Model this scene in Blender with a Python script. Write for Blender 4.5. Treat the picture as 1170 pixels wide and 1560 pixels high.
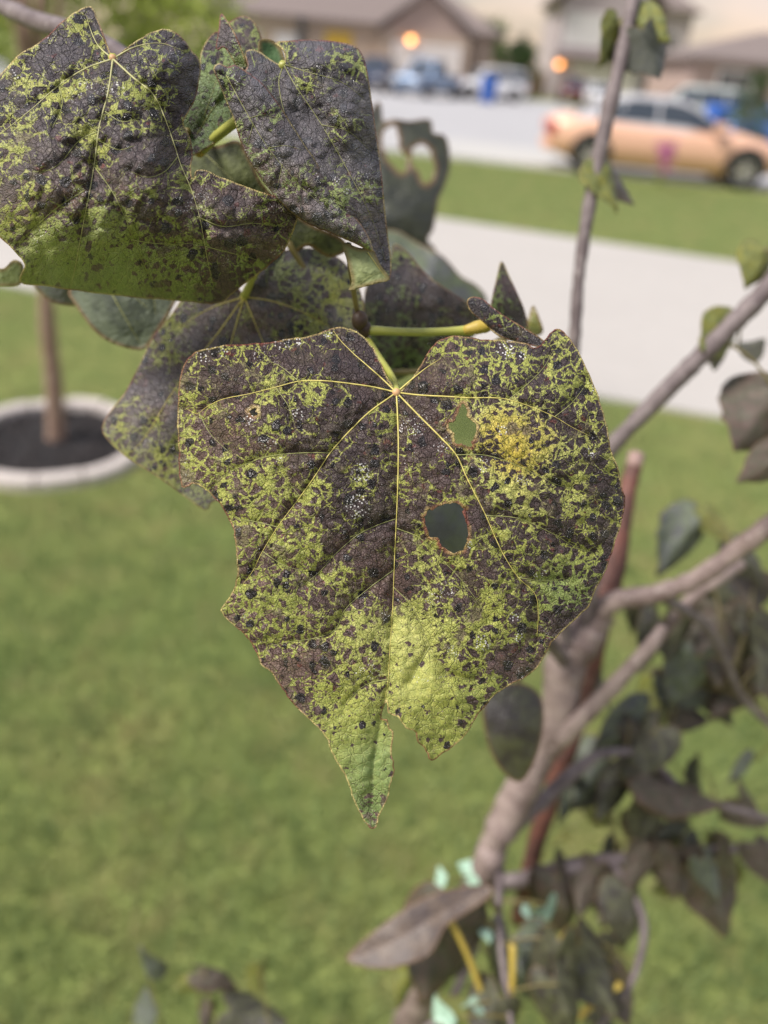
import bpy, bmesh, math, random
import numpy as np
from mathutils import Vector, Matrix

random.seed(7); rng = np.random.default_rng(7)
for o in list(bpy.data.objects): bpy.data.objects.remove(o)
scene = bpy.context.scene
COL = scene.collection

# ------------------------------------------------------------------ camera
F, CX, CY, CAMH = 1170.0, 585.0, 780.0, 1.55
PITCH, ROLL = math.radians(30.3), math.radians(5.3)
R0 = np.array([1, 0, 0.]); U0 = np.array([0, math.sin(PITCH), math.cos(PITCH)])
FW = np.array([0, math.cos(PITCH), -math.sin(PITCH)])
RT = R0 * math.cos(ROLL) + U0 * math.sin(ROLL); UP = -R0 * math.sin(ROLL) + U0 * math.cos(ROLL)
CAM = np.array([0, 0, CAMH])
FOCUS = 0.19
cd = bpy.data.cameras.new('camera'); cam = bpy.data.objects.new('camera', cd); COL.objects.link(cam)
m = Matrix.Identity(4)
for i in range(3):
    m[i][0] = RT[i]; m[i][1] = UP[i]; m[i][2] = -FW[i]; m[i][3] = CAM[i]
cam.matrix_world = m
cd.sensor_fit = 'VERTICAL'; cd.sensor_height = 36.0; cd.lens = 36.0 * F / 1560.0
cd.clip_start = 0.01; cd.clip_end = 3000
cd.dof.use_dof = True; cd.dof.focus_distance = FOCUS; cd.dof.aperture_fstop = 6.6
scene.camera = cam

# ------------------------------------------------------------------ sky, sun, exposure
SUN_AZ, SUN_EL = math.radians(246), math.radians(50)      # azimuth clockwise from +Y: behind and left of the camera
world = bpy.data.worlds.new('World'); scene.world = world; world.use_nodes = True
wn, wl = world.node_tree.nodes, world.node_tree.links
wn.clear()
out = wn.new('ShaderNodeOutputWorld'); bg = wn.new('ShaderNodeBackground'); bg.inputs[1].default_value = 0.085
sky = wn.new('ShaderNodeTexSky'); sky.sky_type = 'NISHITA'; sky.sun_disc = False
sky.sun_elevation = SUN_EL; sky.sun_rotation = SUN_AZ; sky.dust_density = 3.0; sky.altitude = 100
tc = wn.new('ShaderNodeTexCoord'); mp = wn.new('ShaderNodeMapping'); mp.inputs['Scale'].default_value = (1.2, 1.2, 4.0)
nz = wn.new('ShaderNodeTexNoise'); nz.inputs['Scale'].default_value = 2.6; nz.inputs['Detail'].default_value = 5
rp = wn.new('ShaderNodeValToRGB'); rp.color_ramp.elements[0].position = 0.33; rp.color_ramp.elements[1].position = 0.55
nz2 = wn.new('ShaderNodeTexNoise'); nz2.inputs['Scale'].default_value = 1.3
rp2 = wn.new('ShaderNodeValToRGB'); rp2.color_ramp.elements[0].position = 0.62; rp2.color_ramp.elements[1].position = 1.0
rp2.color_ramp.elements[0].color = (1.0, 0.76, 0.57, 1); rp2.color_ramp.elements[1].color = (0.76, 0.77, 0.85, 1)
sc = wn.new('ShaderNodeVectorMath'); sc.operation = 'SCALE'; sc.inputs['Scale'].default_value = 6.3
mx = wn.new('ShaderNodeMix'); mx.data_type = 'RGBA'
wl.new(tc.outputs['Generated'], mp.inputs[0]); wl.new(mp.outputs[0], nz.inputs['Vector']); wl.new(mp.outputs[0], nz2.inputs['Vector'])
sx = wn.new('ShaderNodeSeparateXYZ'); wl.new(tc.outputs['Generated'], sx.inputs[0])      # warm low cloud, cooler cloud higher up
ma = wn.new('ShaderNodeMath'); ma.operation = 'MULTIPLY_ADD'; ma.inputs[1].default_value = 1.6; wl.new(sx.outputs[2], ma.inputs[0]); wl.new(nz2.outputs[0], ma.inputs[2])
wl.new(nz.outputs[0], rp.inputs[0]); wl.new(ma.outputs[0], rp2.inputs[0])
wl.new(rp2.outputs[0], sc.inputs[0])
wl.new(rp.outputs[0], mx.inputs['Factor']); wl.new(sky.outputs[0], mx.inputs[6]); wl.new(sc.outputs[0], mx.inputs[7])
wl.new(mx.outputs[2], bg.inputs[0]); wl.new(bg.outputs[0], out.inputs[0])

sd = bpy.data.lights.new('sun', 'SUN'); sd.energy = 2.7; sd.angle = math.radians(16); sd.color = (1.0, 0.94, 0.87)
so = bpy.data.objects.new('sun', sd); COL.objects.link(so)
sdir = Vector((math.sin(SUN_AZ) * math.cos(SUN_EL), math.cos(SUN_AZ) * math.cos(SUN_EL), math.sin(SUN_EL)))
so.rotation_euler = sdir.to_track_quat('Z', 'Y').to_euler(); so.location = (-10, -10, 12)
vs = scene.view_settings
vs.view_transform = 'Standard'; vs.look = 'None'; vs.gamma = 1.0; vs.use_curve_mapping = False; vs.exposure = 0.95

# ------------------------------------------------------------------ helpers
def ray(x, y): return FW + RT * (x - CX) / F + UP * (CY - y) / F
def P(x, y, d): return CAM + ray(x, y) * d
def G(x, y, z=0.0):
    k = ray(x, y); return CAM + k * ((z - CAMH) / k[2])
def W(x, y, Y):
    k = ray(x, y); return CAM + k * (Y / k[1])
def Pv(xy, d):
    xy = np.asarray(xy, float); d = np.asarray(d, float).reshape(-1, 1)
    return CAM + (FW + np.outer((xy[:, 0] - CX) / F, RT) + np.outer((CY - xy[:, 1]) / F, UP)) * d

def link(name, me, mat=None, parent=None, smooth=False):
    o = bpy.data.objects.new(name, me); COL.objects.link(o)
    if mat is not None and not me.materials: me.materials.append(mat)
    if parent is not None: o.parent = parent
    if smooth: me.polygons.foreach_set('use_smooth', [True] * len(me.polygons))
    return o
def mesh(name, V, Fc, mat=None, parent=None, smooth=False):
    me = bpy.data.meshes.new(name); me.from_pydata([tuple(map(float, v)) for v in V], [], Fc); me.update()
    return link(name, me, mat, parent, smooth)
def empty(name, loc=(0, 0, 0), rz=0.0):
    o = bpy.data.objects.new(name, None); COL.objects.link(o); o.location = loc; o.rotation_euler = (0, 0, rz)
    o.empty_display_size = 0.1
    return o
def tag(o, label, cat, group=None):
    o['label'] = label; o['category'] = cat
    if group: o['group'] = group
    return o
def kind(o, k): o['kind'] = k; return o
def box(V, Fc, x0, x1, y0, y1, z0, z1):
    b = len(V)
    V += [(x0, y0, z0), (x1, y0, z0), (x1, y1, z0), (x0, y1, z0), (x0, y0, z1), (x1, y0, z1), (x1, y1, z1), (x0, y1, z1)]
    Fc += [tuple(b + i for i in q) for q in ((0, 3, 2, 1), (4, 5, 6, 7), (0, 1, 5, 4), (1, 2, 6, 5), (2, 3, 7, 6), (3, 0, 4, 7))]
def boxobj(name, x0, x1, y0, y1, z0, z1, mat, parent=None):
    V, Fc = [], []; box(V, Fc, x0, x1, y0, y1, z0, z1); return mesh(name, V, Fc, mat, parent)
def catmull(pts, n=6, closed=False):
    p = np.asarray(pts, float)
    if closed: q = np.vstack([p[-1], p, p[0], p[1]])
    else: q = np.vstack([2 * p[0] - p[1], p, 2 * p[-1] - p[-2]])
    outp = []
    for i in range(1, len(q) - 2):
        a, b, c, d = q[i - 1], q[i], q[i + 1], q[i + 2]
        for k in range(n):
            t = k / n
            outp.append(0.5 * ((2 * b) + (-a + c) * t + (2 * a - 5 * b + 4 * c - d) * t * t + (-a + 3 * b - 3 * c + d) * t ** 3))
    if not closed: outp.append(p[-1])
    return np.array(outp)
def tube_data(path, radii, sides=8, lump=0.0, seed=0):
    path = np.asarray(path, float); n = len(path); radii = np.interp(np.linspace(0, 1, n), np.linspace(0, 1, len(radii)), radii)
    rg = np.random.default_rng(seed)
    T = np.gradient(path, axis=0); T /= np.linalg.norm(T, axis=1)[:, None] + 1e-12
    ref = np.array([0.3, 0.2, 0.93]); V = []
    if abs(T[0] @ ref) > 0.9: ref = np.array([0.93, 0.2, 0.1])
    nn = ref - T[0] * (ref @ T[0]); nn /= np.linalg.norm(nn)
    for i in range(n):
        nn = nn - T[i] * (nn @ T[i]); nn /= np.linalg.norm(nn); bb = np.cross(T[i], nn)
        rr = radii[i] * (1 + lump * rg.normal())
        for k in range(sides):
            th = 2 * math.pi * k / sides
            V.append(path[i] + (nn * math.cos(th) + bb * math.sin(th)) * rr * (1 + 0.4 * lump * rg.normal()))
    Fc = []
    for i in range(n - 1):
        for k in range(sides):
            k2 = (k + 1) % sides
            Fc.append((i * sides + k, i * sides + k2, (i + 1) * sides + k2, (i + 1) * sides + k))
    V.append(path[0] - T[0] * radii[0] * 0.5); V.append(path[-1] + T[-1] * radii[-1] * 0.5)
    for k in range(sides):
        k2 = (k + 1) % sides
        Fc.append((n * sides, k2, k)); Fc.append((n * sides + 1, (n - 1) * sides + k, (n - 1) * sides + k2))
    return V, Fc
def tube(name, path, radii, mat, parent=None, sides=8, lump=0.0, seed=0):
    V, Fc = tube_data(path, radii, sides, lump, seed)
    return mesh(name, V, Fc, mat, parent, True)

# ------------------------------------------------------------------ materials
class N:
    def __init__(s, name):
        s.m = bpy.data.materials.new(name); s.m.use_nodes = True
        s.n = s.m.node_tree.nodes; s.l = s.m.node_tree.links; s.b = s.n['Principled BSDF']
    def new(s, t, **k):
        x = s.n.new(t)
        for a, v in k.items(): setattr(x, a, v)
        return x
    def put(s, sock, v):
        if isinstance(v, (int, float)): sock.default_value = v
        elif isinstance(v, (tuple, list)):
            sock.default_value = v if len(v) == len(sock.default_value) else tuple(v) + (1,)
        else: s.l.new(v, sock)
    def math(s, op, a, b=0.0, c=0.0, clamp=False):
        x = s.new('ShaderNodeMath', operation=op); x.use_clamp = clamp
        s.put(x.inputs[0], a); s.put(x.inputs[1], b); s.put(x.inputs[2], c); return x.outputs[0]
    def step(s, v, lo, hi, a=0.0, b=1.0):
        x = s.new('ShaderNodeMapRange', interpolation_type='SMOOTHSTEP')
        s.put(x.inputs[0], v); s.put(x.inputs[1], lo); s.put(x.inputs[2], hi); s.put(x.inputs[3], a); s.put(x.inputs[4], b); return x.outputs[0]
    def mix(s, f, a, b, blend='MIX'):
        x = s.new('ShaderNodeMix', data_type='RGBA', blend_type=blend)
        s.put(x.inputs[0], f); s.put(x.inputs[6], a); s.put(x.inputs[7], b); return x.outputs[2]
    def noise(s, vec, scale, detail=2.0, rough=0.5, dist=0.0):
        x = s.new('ShaderNodeTexNoise'); s.put(x.inputs['Vector'], vec) if vec is not None else None
        s.put(x.inputs['Scale'], scale); x.inputs['Detail'].default_value = detail; x.inputs['Roughness'].default_value = rough
        x.inputs['Distortion'].default_value = dist; return x
    def vor(s, vec, scale, feat='F1', rand=1.0):
        x = s.new('ShaderNodeTexVoronoi', feature=feat); s.put(x.inputs['Vector'], vec); x.inputs['Scale'].default_value = scale
        x.inputs['Randomness'].default_value = rand; return x
    def attr(s, name, what='Fac'):
        x = s.new('ShaderNodeAttribute'); x.attribute_name = name; return x.outputs[what]
    def obj(s): return s.new('ShaderNodeTexCoord').outputs['Object']
    def pos(s): return s.new('ShaderNodeNewGeometry').outputs['Position']
    def bump(s, h, strength=0.5, dist=0.001):
        x = s.new('ShaderNodeBump'); s.put(x.inputs['Height'], h); s.put(x.inputs['Strength'], strength); x.inputs['Distance'].default_value = dist
        s.l.new(x.outputs[0], s.b.inputs['Normal'])
    def base(s, c, rough=None, spec=None, metal=None):
        s.put(s.b.inputs['Base Color'], c)
        if rough is not None: s.put(s.b.inputs['Roughness'], rough)
        if spec is not None: s.put(s.b.inputs['Specular IOR Level'], spec)
        if metal is not None: s.put(s.b.inputs['Metallic'], metal)
        return s.m

def plain(name, c, rough=0.6, spec=0.5, metal=0.0, var=0.15, scale=6.0):
    s = N(name); n = s.noise(s.obj(), scale, 4)
    c2 = tuple(min(1, x * (1 - var)) for x in c); c3 = tuple(min(1, x * (1 + var)) for x in c)
    return s.base(s.mix(n.outputs[0], c2, c3), rough, spec, metal)

def leaf_material():
    s = N('spotted_leaf')
    lc = s.attr('lc', 'Vector'); cov = s.attr('cov'); hue = s.attr('hue'); brn = s.attr('brn'); edge = s.attr('edge'); vd = s.attr('vd')
    wv = s.noise(lc, 0.9, 2); warp = s.new('ShaderNodeVectorMath', operation='MULTIPLY_ADD')
    s.l.new(wv.outputs['Color'], warp.inputs[0]); warp.inputs[1].default_value = (0.9, 0.9, 0.0); s.l.new(lc, warp.inputs[2]); wp = warp.outputs[0]
    # angular dark areas, parted by a green net along the small veins
    ce = s.vor(wp, 0.29, 'DISTANCE_TO_EDGE'); n1 = s.noise(wp, 0.55, 5, 0.62); n2 = s.noise(wp, 0.12, 2)
    nr = s.noise(wp, 0.255, 4, 0.55)
    ridge = s.math('MULTIPLY', s.math('ABSOLUTE', s.math('SUBTRACT', nr.outputs[0], 0.5)), 2.3)
    mval = s.math('MINIMUM', s.math('MULTIPLY', ce.outputs['Distance'], 1.15), ridge)
    mval = s.math('MULTIPLY_ADD', s.math('SUBTRACT', n2.outputs[0], 0.5), 0.42, mval)
    mval = s.math('MULTIPLY_ADD', s.math('SUBTRACT', n1.outputs[0], 0.5), 0.32, mval)
    inv = s.math('SUBTRACT', 1.0, cov); thr = s.math('MULTIPLY_ADD', s.math('MULTIPLY', inv, inv), 0.44, -0.025)
    dark = s.step(s.math('SUBTRACT', mval, thr), -0.022, 0.022)
    # black raised blisters
    v1 = s.vor(wp, 0.33); cellr = s.new('ShaderNodeSeparateColor'); s.l.new(v1.outputs['Color'], cellr.inputs[0])
    rad = s.math('MULTIPLY', s.math('SUBTRACT', cellr.outputs[0], s.math('MULTIPLY_ADD', cov, -0.62, 0.75)), 0.85)
    rad = s.math('MINIMUM', rad, 0.46)
    blis = s.step(s.math('SUBTRACT', s.math('MULTIPLY_ADD', s.math('SUBTRACT', n1.outputs[0], 0.5), 0.9, v1.outputs['Distance']), rad), -0.05, 0.03, 1.0, 0.0)
    # fine black dashes in the green
    n3 = s.noise(wp, 1.7, 2, 0.6)
    dash = s.math('MULTIPLY', s.step(n3.outputs[0], 0.60, 0.64), s.step(cov, 0.08, 0.35, 0.1, 0.85))
    dark = s.math('MAXIMUM', dark, s.math('MAXIMUM', dash, blis))
    # tertiary vein net
    ve = s.vor(wp, 0.5, 'DISTANCE_TO_EDGE'); net = s.step(ve.outputs['Distance'], 0.0, 0.09, 1.0, 0.0)
    ve2 = s.vor(wp, 1.5, 'DISTANCE_TO_EDGE'); net2 = s.step(ve2.outputs['Distance'], 0.0, 0.12, 1.0, 0.0)
    g = s.new('ShaderNodeValToRGB'); s.l.new(hue, g.inputs[0]); cr = g.color_ramp
    cr.elements[0].position = 0.0; cr.elements[0].color = (0.145, 0.215, 0.085, 1)
    cr.elements[1].position = 1.0; cr.elements[1].color = (0.600, 0.430, 0.060, 1)
    e = cr.elements.new(0.4); e.color = (0.345, 0.355, 0.080, 1)
    e = cr.elements.new(0.7); e.color = (0.460, 0.455, 0.140, 1)
    gn = s.noise(lc, 0.8, 3)
    green = s.mix(s.step(gn.outputs[0], 0.35, 0.7), s.mix(0.35, g.outputs[0], (0.09, 0.15, 0.03)), g.outputs[0])
    green = s.mix(s.math('MULTIPLY', net, 0.2), green, (0.42, 0.44, 0.16))
    bn = s.noise(lc, 0.22, 3); bf = s.math('ADD', s.math('MULTIPLY', brn, 0.9), s.math('MULTIPLY', s.step(bn.outputs[0], 0.50, 0.72, 0.0, 0.8), brn), clamp=True)
    dk = s.mix(bf, (0.033, 0.024, 0.027), (0.140, 0.086, 0.070))
    fine = s.noise(lc, 3.0, 3, 0.7)
    dk = s.mix(s.step(fine.outputs[0], 0.48, 0.74, 0.0, 0.35), dk, (0.135, 0.108, 0.103))
    rn = s.noise(lc, 0.35, 2); red = s.math('MULTIPLY', s.step(rn.outputs[0], 0.66, 0.72), 0.6)
    dk = s.mix(red, dk, (0.16, 0.04, 0.03))
    dk = s.mix(s.math('MULTIPLY', net2, 0.40), dk, (0.02, 0.014, 0.016))
    dk = s.mix(s.math('MULTIPLY', blis, 0.95), dk, (0.010, 0.008, 0.010))
    # tired brownish zones between the green net
    bz = s.step(s.math('ADD', s.noise(wp, 0.17, 3, 0.6).outputs[0], s.math('MULTIPLY_ADD', cov, 0.30, s.math('MULTIPLY', brn, 0.12))), 0.80, 0.86)
    bzc = s.mix(s.step(fine.outputs[0], 0.35, 0.65), (0.080, 0.053, 0.050), (0.155, 0.110, 0.096))
    bzc = s.mix(s.step(n3.outputs[0], 0.50, 0.62, 0.0, 0.55), bzc, (0.19, 0.19, 0.07))
    green = s.mix(s.math('MULTIPLY', bz, 0.82), green, bzc)
    colr = s.mix(s.math('MULTIPLY', dark, s.math('MULTIPLY_ADD', bz, -0.12, 1.0)), green, dk)
    # blue-grey sheen and haze painted into the leaf colour, patchy by noise
    painted_sheen = s.math('MULTIPLY', s.attr('painted_sheen'), s.step(s.noise(lc, 0.12, 3).outputs[0], 0.25, 0.7))
    colr = s.mix(s.math('MULTIPLY', painted_sheen, 0.5), colr, (0.25, 0.25, 0.275))
    # main veins that are not built as tubes
    colr = s.mix(s.math('MULTIPLY', vd, 0.75), colr, (0.33, 0.31, 0.10))
    # margin
    em = s.step(edge, 0.10, 0.5, 1.0, 0.0)
    colr = s.mix(s.math('MULTIPLY', em, 0.75), colr, s.mix(s.step(s.noise(lc, 0.10).outputs[0], 0.4, 0.62), (0.52, 0.42, 0.17), (0.22, 0.07, 0.05)))
    # small white specks, in noise clusters and at listed spots
    wl_ = s.noise(lc, 0.11, 2); vs_ = s.vor(lc, 1.9)
    wm = s.math('MULTIPLY', s.step(wl_.outputs[0], 0.63, 0.69), s.step(vs_.outputs['Distance'], 0.16, 0.34, 1.0, 0.0))
    wm = s.math('MULTIPLY', s.math('MAXIMUM', wm, s.math('MULTIPLY', s.attr('wht'), s.step(s.vor(lc, 1.5).outputs['Distance'], 0.2, 0.40, 1.0, 0.0))), 0.85)
    wm = s.math('MULTIPLY', wm, s.attr('wok'))
    colr = s.mix(wm, colr, (0.75, 0.74, 0.74))
    # underside: pale, matt, without spots
    bf_ = s.new('ShaderNodeNewGeometry').outputs['Backfacing']
    under = s.mix(s.math('MULTIPLY', dark, 0.30), (0.30, 0.34, 0.17), (0.10, 0.09, 0.06))
    s.und = under
    rough = s.math('MULTIPLY_ADD', blis, -0.16, s.math('MULTIPLY_ADD', dark, -0.06, 0.46))
    h = s.math('MULTIPLY', s.math('MULTIPLY_ADD', net, -0.9, s.math('MULTIPLY', net2, -0.4)), s.step(cov, 0.12, 0.5, 0.3, 1.0))
    h = s.math('MULTIPLY_ADD', fine.outputs[0], 0.35, h)
    h = s.math('MULTIPLY_ADD', blis, 0.7, h)
    s.bump(h, 1.0, 0.00045)
    return s.base(colr, rough, s.math('MULTIPLY_ADD', blis, 0.30, 0.30))
M = {}
M['leaf'] = leaf_material()
def dull_leaf(name, c1, c2, rough=0.42, spec=0.5):
    s = N(name); lc = s.attr('lc', 'Vector')
    n = s.noise(lc, 0.09, 4, 0.6); n2 = s.noise(lc, 0.6, 3)
    c = s.mix(s.step(n.outputs[0], 0.38, 0.62), c1, c2)
    c = s.mix(s.math('MULTIPLY', s.attr('vd'), 0.6), c, tuple(min(1, 1.8 * x + 0.03) for x in c2))
    c = s.mix(s.step(s.attr('edge'), 0.2, 1.6, 0.6, 0.0), c, (0.20, 0.11, 0.05))
    c = s.mix(s.step(n2.outputs[0], 0.55, 0.68, 0.0, 0.5), c, tuple(0.45 * x for x in c1))
    s.bump(n2.outputs[0], 0.8, 0.0008)
    return s.base(c, rough, spec)
M['dark_leaf'] = dull_leaf('dark_spotted_leaf', (0.034, 0.028, 0.026), (0.070, 0.072, 0.036))
M['brown_leaf'] = dull_leaf('brown_leaf', (0.088, 0.058, 0.047), (0.050, 0.045, 0.026))
M['grey_leaf'] = dull_leaf('grey_green_leaf', (0.075, 0.080, 0.080), (0.085, 0.105, 0.060))
M['green_leaf'] = dull_leaf('olive_green_leaf', (0.19, 0.19, 0.03), (0.10, 0.12, 0.03))
M['under_leaf'] = dull_leaf('pale_leaf_underside', (0.27, 0.31, 0.15), (0.20, 0.235, 0.12), 0.65, 0.2)
M['grey_under'] = dull_leaf('grey_leaf_underside', (0.105, 0.125, 0.085), (0.045, 0.055, 0.042), 0.65, 0.2)
M['deep_under'] = dull_leaf('deep_green_underside', (0.055, 0.11, 0.04), (0.05, 0.09, 0.035), 0.65, 0.2)
M['mauve_leaf'] = dull_leaf('mauve_brown_leaf', (0.070, 0.052, 0.048), (0.120, 0.088, 0.068))
M['black_leaf'] = dull_leaf('blackish_green_leaf', (0.026, 0.029, 0.022), (0.038, 0.042, 0.026))
M['mottled_under'] = dull_leaf('mottled_underside', (0.035, 0.04, 0.022), (0.10, 0.115, 0.045), 0.65, 0.2)
M['mint_leaf'] = dull_leaf('pale_mint_young_leaf', (0.30, 0.50, 0.38), (0.42, 0.60, 0.47))
M['vein'] = plain('yellow_vein', (0.55, 0.48, 0.14), 0.5, 0.4, var=0.25, scale=300)
M['vein_p'] = plain('pale_green_vein', (0.38, 0.37, 0.17), 0.5, 0.4, var=0.3, scale=300)
M['vein_g'] = plain('green_vein', (0.24, 0.25, 0.09), 0.5, 0.4, var=0.25, scale=300)
M['petiole'] = plain('petiole_green', (0.33, 0.34, 0.07), 0.4, 0.5, var=0.3, scale=120)
M['petiole_y'] = plain('petiole_yellow', (0.42, 0.31, 0.06), 0.45, 0.5, var=0.25, scale=60)
M['petiole_d'] = plain('petiole_olive_brown', (0.16, 0.13, 0.045), 0.45, 0.5, var=0.3, scale=60)
M['node'] = plain('leaf_node_tan', (0.55, 0.33, 0.17), 0.5, 0.4, var=0.3, scale=400)
M['bud'] = plain('dark_bud', (0.06, 0.035, 0.022), 0.5, 0.4, var=0.4, scale=400)
def bark(name, c1, c2, c3):
    s = N(name); p = s.pos(); n = s.noise(p, 45, 5, 0.65); n2 = s.noise(p, 220, 3)
    c = s.mix(s.step(n.outputs[0], 0.35, 0.65), c1, c2); c = s.mix(s.step(n2.outputs[0], 0.58, 0.72, 0, 0.6), c, c3)
    s.bump(n2.outputs[0], 0.7, 0.001); return s.base(c, 0.62, 0.35)
M['bark'] = bark('pinkish_grey_bark', (0.30, 0.235, 0.215), (0.15, 0.108, 0.10), (0.40, 0.34, 0.32))
M['red_bark'] = bark('red_brown_bark', (0.165, 0.065, 0.05), (0.09, 0.045, 0.038), (0.22, 0.14, 0.115))
M['brown_bark'] = bark('brown_bark', (0.22, 0.135, 0.10), (0.30, 0.22, 0.17), (0.14, 0.085, 0.065))
M['twig'] = bark('grey_twig_bark', (0.20, 0.165, 0.165), (0.11, 0.085, 0.088), (0.27, 0.235, 0.235))
M['cutwood'] = plain('cut_wood', (0.30, 0.205, 0.185), 0.7, 0.3, var=0.2, scale=120)

def lawn_mat():
    s = N('lawn'); p = s.pos()
    a = s.noise(p, 0.9, 4, 0.6); b = s.noise(p, 7, 4, 0.6); c = s.noise(p, 60, 3, 0.7)
    col = s.mix(s.step(a.outputs[0], 0.35, 0.65), (0.25, 0.31, 0.09), (0.32, 0.35, 0.11))
    col = s.mix(s.step(b.outputs[0], 0.45, 0.70, 0, 0.55), col, (0.30, 0.26, 0.11))
    col = s.mix(s.step(c.outputs[0], 0.40, 0.68, 0, 0.6), col, (0.12, 0.16, 0.045))
    s.bump(c.outputs[0], 1.0, 0.03)
    return s.base(col, 0.8, 0.2)
M['lawn'] = lawn_mat()
def blade_mat():
    s = N('grass_blade'); t = s.attr('tint'); p = s.pos(); a = s.noise(p, 2.6, 4, 0.7); dk_ = s.noise(p, 6.0, 3, 0.6)
    col = s.mix(t, (0.19, 0.265, 0.10), (0.36, 0.41, 0.165))
    col = s.mix(s.step(a.outputs[0], 0.48, 0.66, 0, 0.8), col, (0.47, 0.40, 0.20))
    col = s.mix(s.step(dk_.outputs[0], 0.50, 0.66, 0, 0.65), col, (0.10, 0.17, 0.06))
    s.base(col, 0.6, 0.3); tr = s.new('ShaderNodeBsdfTranslucent'); s.put(tr.inputs[0], col); mxs = s.new('ShaderNodeMixShader'); mxs.inputs[0].default_value = 0.4
    s.l.new(s.b.outputs[0], mxs.inputs[1]); s.l.new(tr.outputs[0], mxs.inputs[2]); s.l.new(mxs.outputs[0], s.n['Material Output'].inputs[0])
    return s.m
M['blade'] = blade_mat()
def concrete(name, c, sc=1.0):
    s = N(name); p = s.pos(); a = s.noise(p, 0.6 * sc, 4); b = s.noise(p, 9 * sc, 5, 0.65); c3 = s.noise(p, 120, 2)
    col = s.mix(a.outputs[0], tuple(x * 0.92 for x in c), tuple(x * 1.06 for x in c))
    col = s.mix(s.step(b.outputs[0], 0.4, 0.75, 0, 0.25), col, tuple(x * 0.72 for x in c))
    s.bump(c3.outputs[0], 0.4, 0.004); return s.base(col, 0.85, 0.25)
M['concrete'] = concrete('pale_concrete', (0.43, 0.405, 0.38))
M['street'] = concrete('worn_grey_asphalt', (0.39, 0.385, 0.395))
M['kerb'] = concrete('kerb_concrete', (0.46, 0.45, 0.43))
M['mulch'] = plain('black_mulch', (0.022, 0.021, 0.022), 0.9, 0.2, var=0.6, scale=40)
M['edging'] = concrete('edging_concrete', (0.52, 0.47, 0.44), 4)

# ------------------------------------------------------------------ ground, drive, street
gv = [(-400, -60, 0), (400, -60, 0), (400, 900, 0), (-400, 900, 0)]
kind(mesh('lawn', gv, [(0, 1, 2, 3)], M['lawn']), 'structure')
def slab(name, pts, z0, z1, mat):
    n = len(pts); V = [(x, y, z0) for x, y in pts] + [(x, y, z1) for x, y in pts]
    Fc = [tuple(range(n, 2 * n))] + [(i, (i + 1) % n, n + (i + 1) % n, n + i) for i in range(n)]
    return mesh(name, V, Fc, mat)
drv = kind(slab('driveway', [(-12, 8.0), (-3.05, 5.34), (1.18, 4.13), (1.9, 3.98), (9.0, 2.0), (11, 6.4), (3.77, 8.43), (0.34, 9.55), (-1.6, 10.15), (-12, 13.4)], -0.02, 0.022, M['concrete']), 'structure')
kind(slab('street', [(-60, 17.6), (-2, 17.3), (1.2, 16.95), (3.0, 16.55), (60, 13.6), (60, 30), (14, 44), (9, 62), (-9, 62), (-14, 48), (-60, 40)], -0.02, 0.006, M['street']), 'structure')
kind(slab('kerb', [(-60, 17.2), (-2, 16.9), (1.2, 16.55), (3.0, 16.15), (60, 13.2), (60, 13.6), (3.0, 16.54), (1.2, 16.94), (-2, 17.29), (-60, 17.59)], -0.02, 0.07, M['kerb']), 'structure')
kind(slab('driveway_apron', [(1.3, 17.1), (3.2, 16.7), (4.4, 20.8), (-1.2, 21.6)], -0.02, 0.012, M['kerb']), 'structure')

# grass blades as one mass, dense where the lawn is close
def blades(name, n, region, size, seed):
    rg = np.random.default_rng(seed)
    xy = region(rg, n); n = len(xy)
    ang = rg.uniform(0, 2 * math.pi, n); h = size * rg.uniform(0.5, 1.15, n); w = 0.10 * size * rg.uniform(0.7, 1.5, n)
    la = rg.uniform(0, 2 * math.pi, n); le = h * rg.uniform(0.1, 0.8, n)
    V = np.zeros((n * 3, 3)); dx, dy = np.cos(ang) * w / 2, np.sin(ang) * w / 2
    V[0::3, 0] = xy[:, 0] - dx; V[0::3, 1] = xy[:, 1] - dy; V[1::3, 0] = xy[:, 0] + dx; V[1::3, 1] = xy[:, 1] + dy
    V[2::3, 0] = xy[:, 0] + np.cos(la) * le; V[2::3, 1] = xy[:, 1] + np.sin(la) * le; V[2::3, 2] = h
    V[0::3, 2] = -0.003; V[1::3, 2] = -0.003
    me = bpy.data.meshes.new(name); me.vertices.add(n * 3); me.vertices.foreach_set('co', V.ravel())
    me.loops.add(n * 3); me.loops.foreach_set('vertex_index', np.arange(n * 3)); me.polygons.add(n)
    me.polygons.foreach_set('loop_start', np.arange(0, n * 3, 3)); me.polygons.foreach_set('loop_total', np.full(n, 3))
    me.update(); me.validate()
    at = me.attributes.new('tint', 'FLOAT', 'POINT'); at.data.foreach_set('value', np.repeat(np.clip(rg.normal(0.45, 0.28, n), 0, 1), 3).astype(np.float32))
    return kind(link(name, me, M['blade']), 'stuff')
RING = np.array([-1.45, 2.96]); RING_R = 0.42
def near_region(rg, n):
    x = rg.uniform(-3.4, 3.2, n); y = rg.uniform(0.15, 5.3, n)
    k = (y < 4.43 - 0.285 * x) & (np.hypot(x - RING[0], y - RING[1]) > RING_R + 0.02) & (np.abs(x) < 0.75 * y + 0.8)
    k &= rg.uniform(size=n) < np.clip(1.25 - .27 * y, .28, 1)          # thinner sampling where the lawn recedes
    return np.c_[x, y][k]
def far_region(rg, n):
    x = rg.uniform(-3, 7.5, n); y = rg.uniform(7.2, 17, n)
    k = (y > 9.75 - 0.335 * x) & (y < 16.75 - 0.27 * x + np.where(x < 2, -0.1, 0.15) - 0.25)
    return np.c_[x, y][k]
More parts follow.
